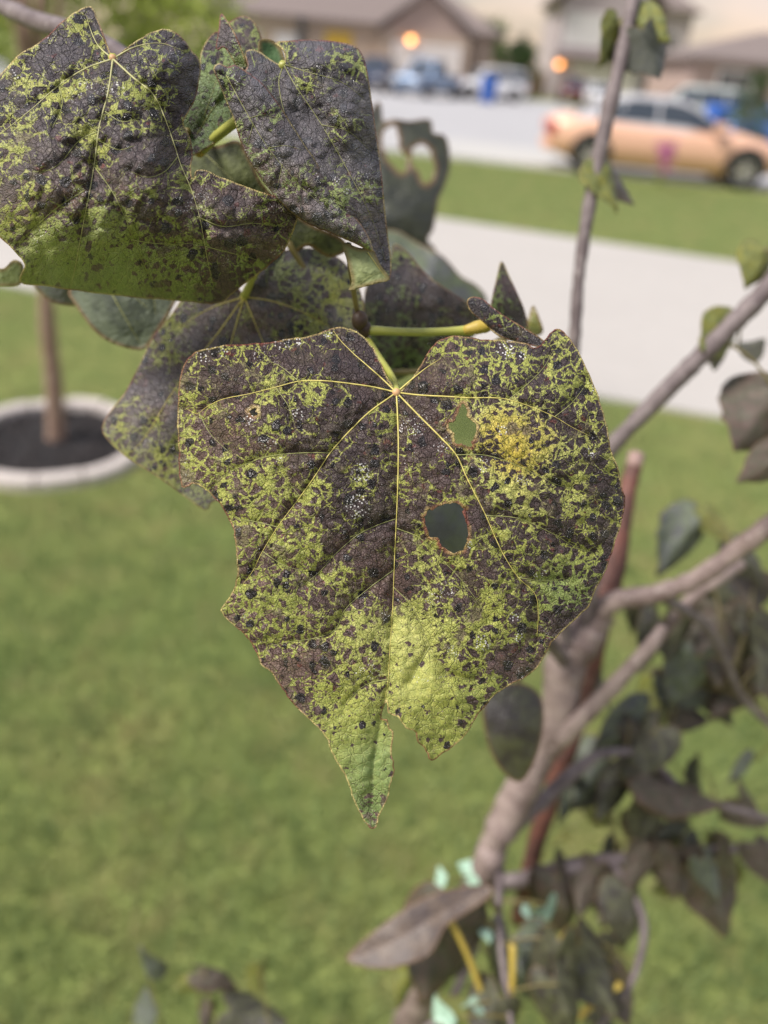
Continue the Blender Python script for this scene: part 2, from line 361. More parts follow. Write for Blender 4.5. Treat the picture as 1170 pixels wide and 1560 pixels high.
g1 = blades('grass', 420000, near_region, 0.045, 1); g1['label'] = 'short mown lawn grass in front of the concrete drive'; g1['category'] = 'grass'
g2 = blades('grass', 160000, far_region, 0.055, 2); g2['label'] = 'lawn grass strip between the drive and the street'; g2['category'] = 'grass'

# ------------------------------------------------------------------ tree ring with a young tree
ring = empty('tree_ring', (RING[0], RING[1], 0)); tag(ring, 'round mulch bed with pale concrete edging around a slim trunk', 'tree ring')
NS = 14
for k in range(NS):
    a0 = 2 * math.pi * (k + 0.03) / NS; a1 = 2 * math.pi * (k + 0.97) / NS; V = []; Fc = []
    rr = rng.normal(0, 0.004); zt = 0.055 + rng.normal(0, 0.004)
    sub = 5
    for i in range(sub + 1):
        a = a0 + (a1 - a0) * i / sub; c, s_ = math.cos(a), math.sin(a)
        for (r_, z_) in ((RING_R - 0.075 + rr, -0.02), (RING_R - 0.07 + rr, zt - 0.012), (RING_R - 0.055 + rr, zt), (RING_R - 0.015 + rr, zt), (RING_R + rr, zt - 0.012), (RING_R + rr, -0.02)):
            V.append((c * r_, s_ * r_, z_))
    for i in range(sub):
        for q in range(6):
            Fc.append((i * 6 + q, (i + 1) * 6 + q, (i + 1) * 6 + (q + 1) % 6, i * 6 + (q + 1) % 6))
    Fc.append(tuple(range(6))); Fc.append(tuple(reversed(range(sub * 6, sub * 6 + 6))))
    mesh('edging_block', V, Fc, M['edging'], ring, False)
V = [(0, 0, 0.035)]; Fc = []
for r_i, r_ in enumerate((0.12, 0.24, 0.352)):
    for k in range(28):
        a = 2 * math.pi * k / 28; V.append((r_ * math.cos(a), r_ * math.sin(a), 0.032 - 0.012 * r_i + rng.normal(0, 0.004)))
for k in range(28):
    k2 = (k + 1) % 28; Fc.append((0, 1 + k, 1 + k2))
    for r_i in range(2): Fc.append((1 + r_i * 28 + k, 1 + (r_i + 1) * 28 + k, 1 + (r_i + 1) * 28 + k2, 1 + r_i * 28 + k2))
mesh('mulch_bed', V, Fc, M['mulch'], ring, True)
# loose bark chips on the mulch
V, Fc = [], []
for k in range(520):
    a = rng.uniform(0, 2 * math.pi); r_ = 0.34 * math.sqrt(rng.uniform()); c = np.array([r_ * math.cos(a), r_ * math.sin(a), 0.034 - 0.03 * r_])
    u = rng.normal(size=3); u[2] *= 0.4; u /= np.linalg.norm(u); w = np.cross(u, [0, 0, 1]); w /= np.linalg.norm(w); L = rng.uniform(0.012, 0.03); B = rng.uniform(0.004, 0.01)
    b = len(V); t_ = np.array([0, 0, 0.006])
    for sx, sy, sz in ((-1, -1, 0), (1, -1, 0), (1, 1, 0), (-1, 1, 0)): V.append(c + u * sx * L + w * sy * B)
    V.append(c + t_ + u * 0.3 * L); Fc += [(b, b + 1, b + 2, b + 3), (b, b + 1, b + 4), (b + 1, b + 2, b + 4), (b + 2, b + 3, b + 4), (b + 3, b, b + 4)]
kind(mesh('bark_chips', V, Fc, plain('bark_chip', (0.035, 0.03, 0.03), 0.85, 0.25, var=0.7, scale=50), ring), 'stuff')

def leafy_tree(name, loc, h, trunk_r, crown, nleaf, lsize, mat, barkm, label, cat, group=None, seed=0, trunk_path=None, limbs=7, children_sep=False):
    rg = np.random.default_rng(seed)
    t = empty(name, loc); tag(t, label, cat, group)
    path = trunk_path if trunk_path is not None else [(0, 0, -0.05), (rg.normal(0, .03), rg.normal(0, .03), h * .35), (rg.normal(0, .06), rg.normal(0, .06), h * .7), (0, 0, h * .9)]
    path = catmull(path, 6); tube('trunk', path, [trunk_r * 1.25, trunk_r, trunk_r * .75, trunk_r * .3], barkm, t, 8, 0.06, seed)
    tips = []
    cz0, cz1, cr = crown
    for k in range(limbs):
        f = rg.uniform(0.45, 0.95); b = path[int(f * (len(path) - 1))]; a = rg.uniform(0, 2 * math.pi)
        e = np.array([math.cos(a) * cr * rg.uniform(.4, .9), math.sin(a) * cr * rg.uniform(.4, .9), cz0 + (cz1 - cz0) * rg.uniform(.25, .95)])
        mid = (b + e) / 2 + np.array([0, 0, 0.1 * h * rg.uniform(-.3, .6)])
        tube('limb', catmull([b, mid, e], 5), [trunk_r * .5, trunk_r * .3, trunk_r * .1], barkm, t, 6, 0.05, seed + k); tips.append(e); tips.append(mid)
    # foliage: many small leaf faces in clumps through the crown
    V = np.zeros((nleaf * 4, 3)); ncl = max(10, nleaf // 60)
    cl = []
    while len(cl) < ncl:
        q = rg.uniform(-1, 1, 3)
        if np.linalg.norm(q) < 1 and rg.uniform() < 0.35 + 0.65 * np.linalg.norm(q):
            cl.append((q[0] * cr, q[1] * cr, (cz0 + cz1) / 2 + q[2] * (cz1 - cz0) / 2))
    cl = np.array(cl); ci = rg.integers(0, ncl, nleaf); c = cl[ci] + rg.normal(0, cr * .17, (nleaf, 3))
    u = rg.normal(size=(nleaf, 3)); u /= np.linalg.norm(u, axis=1)[:, None]; w = np.cross(u, rg.normal(size=(nleaf, 3))); w /= np.linalg.norm(w, axis=1)[:, None]
    s1 = lsize * rg.uniform(.6, 1.2, (nleaf, 1))
    V[0::4] = c - u * s1; V[1::4] = c + w * s1 * .5; V[2::4] = c + u * s1; V[3::4] = c - w * s1 * .5
    me = bpy.data.meshes.new('crown'); me.vertices.add(nleaf * 4); me.vertices.foreach_set('co', V.ravel()); me.loops.add(nleaf * 4)
    me.loops.foreach_set('vertex_index', np.arange(nleaf * 4)); me.polygons.add(nleaf)
    me.polygons.foreach_set('loop_start', np.arange(0, nleaf * 4, 4)); me.polygons.foreach_set('loop_total', np.full(nleaf, 4)); me.update(); me.validate()
    at = me.attributes.new('tint', 'FLOAT', 'POINT'); at.data.foreach_set('value', np.repeat(np.clip(rg.normal(.5, .2, nleaf) + rg.normal(0, .2, ncl)[ci], 0, 1), 4).astype(np.float32))
    kind(link('crown', me, mat, t), 'stuff')
    return t
def foliage(name, c1, c2):
    s = N(name); return s.base(s.mix(s.attr('tint'), c1, c2), 0.55, 0.35)
M['fol_bright'] = foliage('bright_foliage', (0.20, 0.30, 0.05), (0.48, 0.55, 0.10))
M['fol_dark'] = foliage('dark_foliage', (0.03, 0.06, 0.022), (0.075, 0.12, 0.035))
M['fol_mid'] = foliage('mid_foliage', (0.055, 0.10, 0.03), (0.13, 0.18, 0.05))
b0 = G(85, 678); top = W(70, 440, b0[1] - 0.02); rel = top - b0
yt = leafy_tree('young_tree', tuple(b0 + np.array([0, 0, 0.03])), 2.4, 0.034, (1.9, 2.9, 0.55), 1300, 0.045, M['fol_bright'], M['brown_bark'],
    'slim young tree with brown bark growing in the round mulch bed', 'tree', seed=5,
    trunk_path=[(0, 0, -0.06), tuple(rel * 0.33 + np.array([0.01, 0, 0])), tuple(rel * 0.7), tuple(rel), tuple(rel * 1.9), tuple(rel * 2.4)])

# ------------------------------------------------------------------ houses
M['beige'] = plain('beige_siding', (0.40, 0.315, 0.25), 0.8, 0.3, var=0.06, scale=1.5)
M['mauve'] = plain('grey_mauve_siding', (0.40, 0.345, 0.355), 0.8, 0.3, var=0.05, scale=1.5)
M['tan'] = plain('tan_siding', (0.36, 0.27, 0.235), 0.8, 0.3, var=0.06, scale=1.5)
M['trim'] = plain('white_trim', (0.72, 0.69, 0.68), 0.6, 0.4, var=0.04)
M['roof'] = plain('grey_brown_shingle', (0.20, 0.165, 0.155), 0.9, 0.2, var=0.2, scale=3)
M['gdoor'] = plain('garage_door_paint', (0.62, 0.57, 0.53), 0.6, 0.4, var=0.05)
M['glass'] = plain('window_glass', (0.05, 0.06, 0.075), 0.06, 0.8, var=0.1)
M['blind'] = plain('white_blind', (0.60, 0.58, 0.58), 0.7, 0.3, var=0.05)
sN = N('lamp_glow'); sN.b.inputs['Emission Color'].default_value = (1.0, 0.36, 0.09, 1); sN.b.inputs['Emission Strength'].default_value = 3.5; sN.base((0.9, 0.6, 0.3), 0.4); M['glow'] = sN.m
M['iron'] = plain('black_iron', (0.03, 0.03, 0.032), 0.5, 0.5)
M['yellow'] = plain('ochre_panel', (0.50, 0.33, 0.05), 0.7, 0.3, var=0.15)

def gable_roof(name, x0, x1, y0, y1, z, rise, along, mat, parent, over=0.45, th=0.22):
    """roof prism with thickness, ridge along 'x' or 'y'"""
    x0 -= over; x1 += over; y0 -= over; y1 += over
    if along == 'x': prof = [(y0, z), ((y0 + y1) / 2, z + rise), (y1, z)]; V = [(x, a, b + dz) for x in (x0, x1) for dz in (0, th) for a, b in prof]
    else: prof = [(x0, z), ((x0 + x1) / 2, z + rise), (x1, z)]; V = [(a, y, b + dz) for y in (y0, y1) for dz in (0, th) for a, b in prof]
    Fc = [(0, 1, 4, 3), (1, 2, 5, 4), (6, 9, 10, 7), (7, 10, 11, 8), (0, 6, 7, 1), (1, 7, 8, 2), (3, 4, 10, 9), (4, 5, 11, 10), (0, 3, 9, 6), (2, 8, 11, 5)]
    return mesh(name, V, Fc, mat, parent)
def hip_roof(name, x0, x1, y0, y1, z, rise, mat, parent, over=0.5):
    x0 -= over; x1 += over; y0 -= over; y1 += over; d = min(x1 - x0, y1 - y0) / 2
    if x1 - x0 >= y1 - y0: A, B = (x0 + d, (y0 + y1) / 2, z + rise), (x1 - d, (y0 + y1) / 2, z + rise)
    else: A, B = ((x0 + x1) / 2, y0 + d, z + rise), ((x0 + x1) / 2, y1 - d, z + rise)
    V = [(x0, y0, z), (x1, y0, z), (x1, y1, z), (x0, y1, z), (x0, y0, z + .18), (x1, y0, z + .18), (x1, y1, z + .18), (x0, y1, z + .18), A, B]
    if x1 - x0 >= y1 - y0: top = [(4, 5, 9, 8), (5, 6, 9), (6, 7, 8, 9), (7, 4, 8)]
    else: top = [(4, 5, 8), (5, 6, 9, 8), (6, 7, 9), (7, 4, 8, 9)]
    return mesh(name, V, [(0, 3, 2, 1), (0, 1, 5, 4), (1, 2, 6, 5), (2, 3, 7, 6), (3, 0, 4, 7)] + top, mat, parent)
def gable_wall(name, x0, x1, y, z, rise, mat, parent, th=0.25):
    V = [(x0, y, z), (x1, y, z), ((x0 + x1) / 2, y, z + rise), (x0, y + th, z), (x1, y + th, z), ((x0 + x1) / 2, y + th, z + rise)]
    return mesh(name, V, [(0, 1, 2), (5, 4, 3), (0, 3, 4, 1), (1, 4, 5, 2), (2, 5, 3, 0)], mat, parent)
def window(x0, x1, y, z0, z1, parent, blind=False):
    f = 0.12
    V, Fc = [], []; box(V, Fc, x0 - f, x1 + f, y - .06, y + .02, z0 - f, z0); box(V, Fc, x0 - f, x1 + f, y - .06, y + .02, z1, z1 + f)
    box(V, Fc, x0 - f, x0, y - .06, y + .02, z0, z1); box(V, Fc, x1, x1 + f, y - .06, y + .02, z0, z1)
    w = mesh('window', V, Fc, M['trim'], parent)
    xm = (x0 + x1) / 2
    for a, b in ((x0, xm - .03), (xm + .03, x1)): boxobj('pane', a, b, y - .025, y - .005, z0, z1, M['blind'] if blind else M['glass'], w)
    boxobj('mullion', xm - .03, xm + .03, y - .05, y - .002, z0, z1, M['trim'], w)
def garage(x0, x1, y, z1, parent):
    V, Fc = [], []; box(V, Fc, x0 - .15, x0, y - .08, y + .02, 0, z1 + .15); box(V, Fc, x1, x1 + .15, y - .08, y + .02, 0, z1 + .15); box(V, Fc, x0, x1, y - .08, y + .02, z1, z1 + .15)
    g = mesh('garage_door', V, Fc, M['trim'], parent)
    for k in range(4): boxobj('panel', x0, x1, y - .04, y - .005, 0.01 + k * z1 / 4, (k + 1) * z1 / 4 - .015, M['gdoor'], g)
def coach_lamp(x, y, z, parent, glow=True, sc=1.0):
    V, Fc = [], []; s = sc
    box(V, Fc, x - .05, x + .05, y - .1 * s, y + .01, z - .2 * s, z + .2 * s)
    l = mesh('wall_lamp', V, Fc, M['iron'], parent)
    boxobj('cap', x - .09 * s, x + .09 * s, y - .26 * s, y - .08 * s, z + .17 * s, z + .21 * s, M['iron'], l); boxobj('foot', x - .08 * s, x + .08 * s, y - .25 * s, y - .08 * s, z - .2 * s, z - .17 * s, M['iron'], l)
    bm = bmesh.new(); bmesh.ops.create_uvsphere(bm, u_segments=12, v_segments=8, radius=.16 * s); bmesh.ops.translate(bm, verts=bm.verts, vec=(x, y - .17 * s, z))
    me = bpy.data.meshes.new('globe'); bm.to_mesh(me); bm.free(); link('globe', me, M['glow'] if glow else M['trim'], l, True)

# single-storey beige house
Y1 = 58.0
def hx(px, py, Y): return float(W(px, py, Y)[0])
def hz(px, py, Y): return float(W(px, py, Y)[2])
xa, xb = hx(300, 70, Y1), hx(752, 90, Y1)
h1 = empty('bungalow', ((xa + xb) / 2, Y1, 0)); tag(h1, 'single-storey beige house with hipped brown roof and lit wall lamp', 'house')
hw = (xb - xa) / 2; cx1 = (xa + xb) / 2
boxobj('wall', -hw, hw, 1.5, 11, -.1, 3.5, M['beige'], h1)
hip_roof('roof', -hw, hw, 1.5, 11, 3.5, 3.2, M['roof'], h1)
ga, gb = hx(585, 60, Y1) - cx1, hx(712, 60, Y1) - cx1
boxobj('garage_wall', ga, gb, -3.0, 1.6, -.1, 3.2, M['beige'], h1)
gable_wall('gable', ga, gb, -3.0, 3.2, 2.1, M['tan'], h1)
gable_roof('garage_roof', ga, gb, -3.0, 5, 3.2, 2.1, 'y', M['roof'], h1)
garage(ga + .9, gb - .6, -3.0, 2.5, h1)
lx, lz = hx(626, 61, Y1 - 3.2) - cx1, hz(626, 61, Y1 - 3.2)
coach_lamp(hx(626, 61, Y1 - 3.2) - cx1, -3.0, min(lz, 3.6), h1, True, 1.2)
window(-hw + 2, -hw + 3.6, 1.5, 1.0, 2.5, h1)
window(-hw + 5.0, -hw + 6.4, 1.5, 1.0, 2.5, h1, True)
boxobj('door', hx(505, 70, Y1) - cx1 - .6, hx(505, 70, Y1) - cx1 + 1.2, 1.42, 1.5, 0, 3.0, M['yellow'], h1)
boxobj('porch_post', hx(458, 40, Y1) - cx1 - .25, hx(458, 40, Y1) - cx1 + .25, 0.2, 0.7, 0, 3.6, M['iron'], h1)

# two-storey mauve house
Y2 = 72.0
xa, xb = hx(838, 110, Y2), hx(1040, 100, Y2); cx2 = (xa + xb) / 2; hw = (xb - xa) / 2
h2 = empty('two_storey_house', (cx2, Y2, 0)); tag(h2, 'two-storey grey mauve house with gabled roof and white upstairs window', 'house')
boxobj('wall', -hw, hw, 0, 9, -.1, 6.6, M['mauve'], h2)
gm = 0.35 * hw
gable_wall('gable', -hw, gm, -1.2, 6.6, 4.2, M['mauve'], h2)
boxobj('front_wing', -hw, gm, -1.2, -0.003, -.1, 6.6, M['mauve'], h2)
gable_roof('front_roof', -hw, gm, -1.2, 4, 6.6, 4.2, 'y', M['roof'], h2, 0.8)
hip_roof('roof', -hw, hw, 0, 9, 6.6, 3.4, M['roof'], h2)
x_ = hx(885, 60, Y2) - cx2
window(x_ - 1.5, x_ + 1.3, -1.2, 3.9, 5.9, h2, True)
window(gm + .9, gm + 2.3, 0, 3.7, 5.2, h2)
garage(-hw + 1.7, gm - .6, -1.2, 2.5, h2)
coach_lamp(hx(852, 98, Y2 - 1.4) - cx2, -1.2, min(hz(852, 98, Y2 - 1.4), 3.2), h2, True, 1.3)
V, Fc = [], []; box(V, Fc, -hw - .1, gm + .1, -1.9, -1.201, 2.95, 3.15); mesh('canopy', V, Fc, M['roof'], h2)
boxobj('door', gm + .5, gm + 1.5, -.07, -.003, 0, 2.2, M['iron'], h2)

# tan house on the right
Y3 = 46.0
xa = hx(1056, 110, Y3); cx3 = xa + 6
h3 = empty('tan_house', (cx3, Y3, 0)); tag(h3, 'tan house with low hipped roof behind the small conifer', 'house')
boxobj('wall', -6, 7, 0, 9, -.1, 2.9, M['tan'], h3)
hip_roof('roof', -6, 7, 0, 9, 2.9, 1.7, M['roof'], h3)
window(-4.6, -3.0, 0, 1.0, 2.5, h3); window(-0.8, 1.2, 0, 1.0, 2.5, h3, True)
boxobj('door', 2.4, 3.4, -.07, -.003, 0, 2.1, M['trim'], h3)

# wooden fences between the houses
M['fence'] = plain('weathered_fence_wood', (0.30, 0.24, 0.17), 0.85, 0.2, var=0.25, scale=2)
def fence(p0, p1, label, h=1.8):
    p0, p1 = np.array(p0), np.array(p1); L = np.linalg.norm(p1 - p0); d = (p1 - p0) / L
    f = empty('wooden_fence', (p0[0], p0[1], 0), math.atan2(d[1], d[0])); tag(f, label, 'fence')
    n = int(L / 0.145); bm_ = None
    for k in range(n):
        if bm_ is None:
            V, Fc = [], []; box(V, Fc, 0, .138, -.012, .012, 0.03, h); o = mesh('board', V, Fc, M['fence'], f); bm_ = o.data
        else: o = bpy.data.objects.new('board', bm_); COL.objects.link(o); o.parent = f
        o.location = (k * .145, 0, random.uniform(-.015, .015))
    for z in (.35, 1.45): boxobj('rail', 0, L, .013, .06, z, z + .09, M['fence'], f)
fence((hx(752, 90, 63), 63), (hx(836, 100, 72.5), 72.5), 'weathered wooden fence between the beige and the mauve house')
fence((hx(1042, 110, 60), 60), (hx(1100, 120, 56), 56), 'weathered wooden fence between the mauve and the tan house')

# trees and shrubs behind
def at_px(px, Y): return hx(px, 110, Y)
leafy_tree('street_tree', (at_px(790, 66), 66, 0), 4.2, .10, (0.5, 3.6, 1.2), 2200, .2, M['fol_dark'], M['twig'], 'dark green bushy tree beside the mauve house', 'tree', seed=11)
leafy_tree('street_tree', (at_px(733, 80), 80, 0), 5.6, .15, (1.6, 5.2, 1.7), 1800, .26, M['fol_mid'], M['twig'], 'round green tree rising behind the beige house roof', 'tree', seed=12)
leafy_tree('street_tree', (at_px(-30, 24), 24, 0), 5.5, .12, (0.6, 6.5, 3.2), 7000, .16, M['fol_bright'], M['twig'], 'bright yellow-green tree in the yard beyond the mulch bed', 'tree', seed=13)
leafy_tree('street_tree', (at_px(230, 27), 27, 0), 5.0, .12, (0.3, 6.2, 2.6), 6000, .16, M['fol_bright'], M['twig'], 'bright yellow-green tree in front of the beige house', 'tree', seed=14)

def conifer(loc, h, r, label, seed):
    rg = np.random.default_rng(seed); t = empty('conifer', loc); tag(t, label, 'tree')
    tube('trunk', [(0, 0, -.05), (0, 0, h * .5), (0, 0, h)], [.06, .04, .012], M['twig'], t, 7)
    V, Fc = [], []
    for k in range(40):
        f = k / 46; z = h * (.10 + .9 * f); L = r * (1 - f) ** .8 * rg.uniform(.7, 1.15) + .06; a = k * 2.4 + rg.normal(0, .3)
        dr = np.array([math.cos(a), math.sin(a), rg.uniform(-.05, .35)]); e = np.array([0, 0, z]) + dr * L
        for q in range(26):
            g = rg.uniform(.1, 1); c = np.array([0, 0, z]) * (1 - g) + e * g + rg.normal(0, .05, 3)
            u = dr + rg.normal(0, .6, 3); u /= np.linalg.norm(u); w = np.cross(u, rg.normal(size=3)); w /= np.linalg.norm(w); s = .11 * rg.uniform(.6, 1.3)
            b = len(V); V += [c - w * s * .3, c + u * s * 1.2, c + w * s * .3]; Fc.append((b, b + 1, b + 2))
    o = mesh('crown', V, Fc, M['fol_dark'], t); at = o.data.attributes.new('tint', 'FLOAT', 'POINT'); at.data.foreach_set('value', np.repeat(rg.uniform(0, 1, len(Fc)), 3).astype(np.float32)); kind(o, 'stuff')
cpx = G(1128, 214)
conifer((float(W(1135, 200, 20.5)[0]), 20.5, 0), 2.35, .62, 'small dark green conifer beside the blue car', 3)

# pink flowering plant on the far lawn
pp = G(1000, 292); pl = empty('flowering_plant', tuple(pp)); tag(pl, 'small pink flowering plant in the grass in front of the sedan', 'plant')
pk = foliage('pink_petals', (0.42, 0.10, 0.26), (0.55, 0.20, 0.38)); V, Fc = [], []; VL, FL = [], []
for k in range(9):
    a = rng.uniform(0, 6.28); e = np.array([math.cos(a) * rng.uniform(.02, .14), math.sin(a) * rng.uniform(.02, .14), rng.uniform(.40, .72)])
    tube('stem', catmull([(0, 0, -.01), e * [.3, .3, .5], e], 4), [.007, .004], M['petiole'], pl, 5)
    for q in range(26):
        c = e + rng.normal(0, .05, 3); u = rng.normal(size=3); u /= np.linalg.norm(u); w = np.cross(u, rng.normal(size=3)); w /= np.linalg.norm(w); b = len(V); V += [c - u * .035, c + w * .022, c + u * .035, c - w * .022]; Fc.append((b, b + 1, b + 2, b + 3))
    for q in range(6):
        c = e * rng.uniform(.2, .75) + rng.normal(0, .02, 3); u = rng.normal(size=3); u /= np.linalg.norm(u); w = np.cross(u, rng.normal(size=3)); w /= np.linalg.norm(w); b = len(VL); VL += [c - u * .05, c + w * .015, c + u * .05, c - w * .015]; FL.append((b, b + 1, b + 2, b + 3))
o = mesh('petals', V, Fc, pk, pl); o.data.attributes.new('tint', 'FLOAT', 'POINT').data.foreach_set('value', rng.uniform(0, 1, len(V)).astype(np.float32)); kind(o, 'stuff')
o = mesh('foliage', VL, FL, M['fol_mid'], pl); o.data.attributes.new('tint', 'FLOAT', 'POINT').data.foreach_set('value', rng.uniform(0, 1, len(VL)).astype(np.float32)); kind(o, 'stuff')

# ------------------------------------------------------------------ cars
M['tyre'] = plain('tyre_rubber', (0.018, 0.018, 0.019), 0.8, 0.3)
M['rim'] = plain('alloy_rim', (0.55, 0.54, 0.54), 0.35, 0.5, 0.8)
M['cglass'] = plain('car_glass', (0.03, 0.04, 0.055), 0.05, 0.8)
M['headl'] = plain('headlight', (0.75, 0.75, 0.78), 0.15, 0.8)
M['taill'] = plain('taillight_red', (0.45, 0.02, 0.03), 0.2, 0.6)
M['blackp'] = plain('black_plastic', (0.02, 0.02, 0.02), 0.6, 0.4)
def car(name, label, loc, rz, paint, L=4.8, Wd=1.82, H=1.46, style='sedan', rough=0.3, metal=0.5, group=None, roof=None):
    c = empty(name, loc, rz); tag(c, label, 'car', group)
    pm = N(name + '_paint'); pm.b.inputs['Coat Weight'].default_value = 0.5; pm.b.inputs['Coat Roughness'].default_value = 0.25; pm.base(pm.mix(pm.noise(pm.obj(), 2).outputs[0], tuple(x * .95 for x in paint), tuple(min(1, x * 1.05) for x in paint)), rough, 0.5, metal); pm = pm.m
    hw = Wd / 2; wr = 0.33 if style == 'sedan' else 0.38; gc = .19 if style == 'sedan' else .26
    if style == 'sedan': st = [(-.5, .62, .84), (-.485, .38, .90), (-.44, .30, .97), (-.30, gc, 1.0), (-.12, gc, .97), (.2, gc, .94), (.30, gc, .92), (.42, .25, .82), (.475, .32, .74), (.5, .42, .62)]
    elif style == 'truck': st = [(-.5, .55, 1.02), (-.49, .45, 1.08), (-.42, .35, 1.10), (-.3, gc, 1.10), (-.1, gc, 1.10), (.2, gc, 1.10), (.3, gc, 1.10), (.43, .30, 1.06), (.485, .35, .98), (.5, .45, .86)]
    else: st = [(-.5, .55, 1.0), (-.49, .42, 1.05), (-.44, .34, 1.07), (-.3, gc, 1.06), (-.1, gc, 1.05), (.2, gc, 1.04), (.3, gc, 1.03), (.43, .30, .95), (.485, .36, .85), (.5, .45, .72)]
    V, Fc = [], []
    xs = np.linspace(-.5, .5, 31); fx = [s[0] for s in st]
    for i, x in enumerate(xs):
        zb = np.interp(x, fx, [s[1] for s in st]); zt = np.interp(x, fx, [s[2] for s in st]); w = hw * (1 - .16 * max(0, abs(x) - .38) / .12 * (abs(x) > .38)) * (1 if abs(x) < .49 else .93)
        for (ry, t) in ((-.80, 0), (-.96, .12), (-1, .45), (-.985, .72), (-.93, .90), (-.80, .985), (-.4, 1.02), (0, 1.03), (.4, 1.02), (.80, .985), (.93, .90), (.985, .72), (1, .45), (.96, .12), (.80, 0)):
            V.append((x * L, ry * w, zb + (zt - zb) * t))
    n = 15
    for i in range(len(xs) - 1):
        for k in range(n - 1): Fc.append((i * n + k, (i + 1) * n + k, (i + 1) * n + k + 1, i * n + k + 1))
        Fc.append((i * n + n - 1, (i + 1) * n + n - 1, (i + 1) * n, i * n))
    Fc.append(tuple(range(n))); Fc.append(tuple(reversed(range((len(xs) - 1) * n, len(xs) * n))))
    mesh('body', V, Fc, pm, c, True)
    # cabin
    if style == 'sedan': cb = [(-.40, .93, .74, 0), (-.27, H - .10, .60, 1), (-.16, H, .62, 1), (.0, H, .62, 1), (.07, H - .04, .62, 1), (.25, .90, .76, 0)]
    elif style == 'truck': cb = [(-.13, 1.06, .84, 0), (-.11, H - .06, .66, 1), (-.06, H, .66, 1), (.08, H, .66, 1), (.13, H - .05, .66, 1), (.24, 1.06, .84, 0)]
    else: cb = [(-.48, 1.02, .82, 0), (-.44, H - .10, .64, 1), (-.38, H, .66, 1), (.02, H, .66, 1), (.10, H - .05, .66, 1), (.26, 1.0, .82, 0)]
    zbelt = cb[0][1] - .03; wb = hw * .93
    V, Fc = [], []; m_ = len(cb)
    for (x, z, wf, t) in cb: V += [(x * L, -hw * wf, z), (x * L, 0, z + .02 * t), (x * L, hw * wf, z)]
    for (x, z, wf, t) in cb: V += [(x * L, -wb, zbelt - .02), (x * L, wb, zbelt - .02)]
    for i in range(m_ - 1):
        Fc += [(i * 3, i * 3 + 1, (i + 1) * 3 + 1, (i + 1) * 3), (i * 3 + 1, i * 3 + 2, (i + 1) * 3 + 2, (i + 1) * 3 + 1)]
        Fc += [(3 * m_ + i * 2, i * 3, (i + 1) * 3, 3 * m_ + (i + 1) * 2), (i * 3 + 2, 3 * m_ + i * 2 + 1, 3 * m_ + (i + 1) * 2 + 1, (i + 1) * 3 + 2)]
    mesh('cabin', V, Fc, roof or pm, c, False)
    # side glass, front and rear glass, a little proud
    def lerp(a, b, t): return tuple(a[i] + (b[i] - a[i]) * t for i in range(3))
    def cabpt(x, t, s):
        xs_ = [q[0] for q in cb]; z = np.interp(x, xs_, [q[1] for q in cb]); w = np.interp(x, xs_, [q[2] for q in cb]) * hw
        a = (x * L, s * (wb), zbelt); b = (x * L, s * w, z); q = lerp(a, b, t); return (q[0], q[1] + s * .012, q[2])
    xm0, xm1 = cb[0][0], cb[-1][0]
    f0, f1 = cb[1][0] + (.0 if style != 'sedan' else -.035), cb[-2][0]
    doors = np.linspace(f0, xm1 - .055, 3 if style != 'suv' else 4)
    for s_ in (-1, 1):
        for a, b in zip(doors[:-1], doors[1:]):
            V = []; q = np.linspace(a + .006, b - .006, 6)
            for x in q: V += [cabpt(x, .16, s_), cabpt(x, .86, s_)]
            mesh('side_window', V, [(2 * i, 2 * i + 1, 2 * i + 3, 2 * i + 2) for i in range(5)], M['cglass'], c)
        for k, a in enumerate(doors[:-1] if style != 'truck' else doors[:1]):
            boxobj('door_handle', (a + .03) * L, (a + .03) * L + .18, s_ * hw * .985 - .02, s_ * hw * .985 + .02, zbelt - .19, zbelt - .15, pm, c)
        boxobj('mirror', (xm1 - .06) * L - .08, (xm1 - .06) * L + .08, min(s_ * hw * .95, s_ * (hw + .16)), max(s_ * hw * .95, s_ * (hw + .16)), zbelt + .02, zbelt + .17, pm, c)
    for (i0, i1) in ((m_ - 1, m_ - 2), (0, 1)):
        A, B = cb[i0], cb[i1]; nx = .02 if i0 else -.02; nz = .012
        V = [(A[0] * L + (B[0] - A[0]) * L * t + nx, s * (A[2] + (B[2] - A[2]) * t) * hw * .88, A[1] + (B[1] - A[1]) * t + nz) for t in (.1, .92) for s in (-1, 1)]
        mesh('windscreen' if i0 else 'rear_window', V, [(0, 1, 3, 2)], M['cglass'], c)
    # wheels
    wb2 = .29 * L if style != 'sedan' else .305 * L
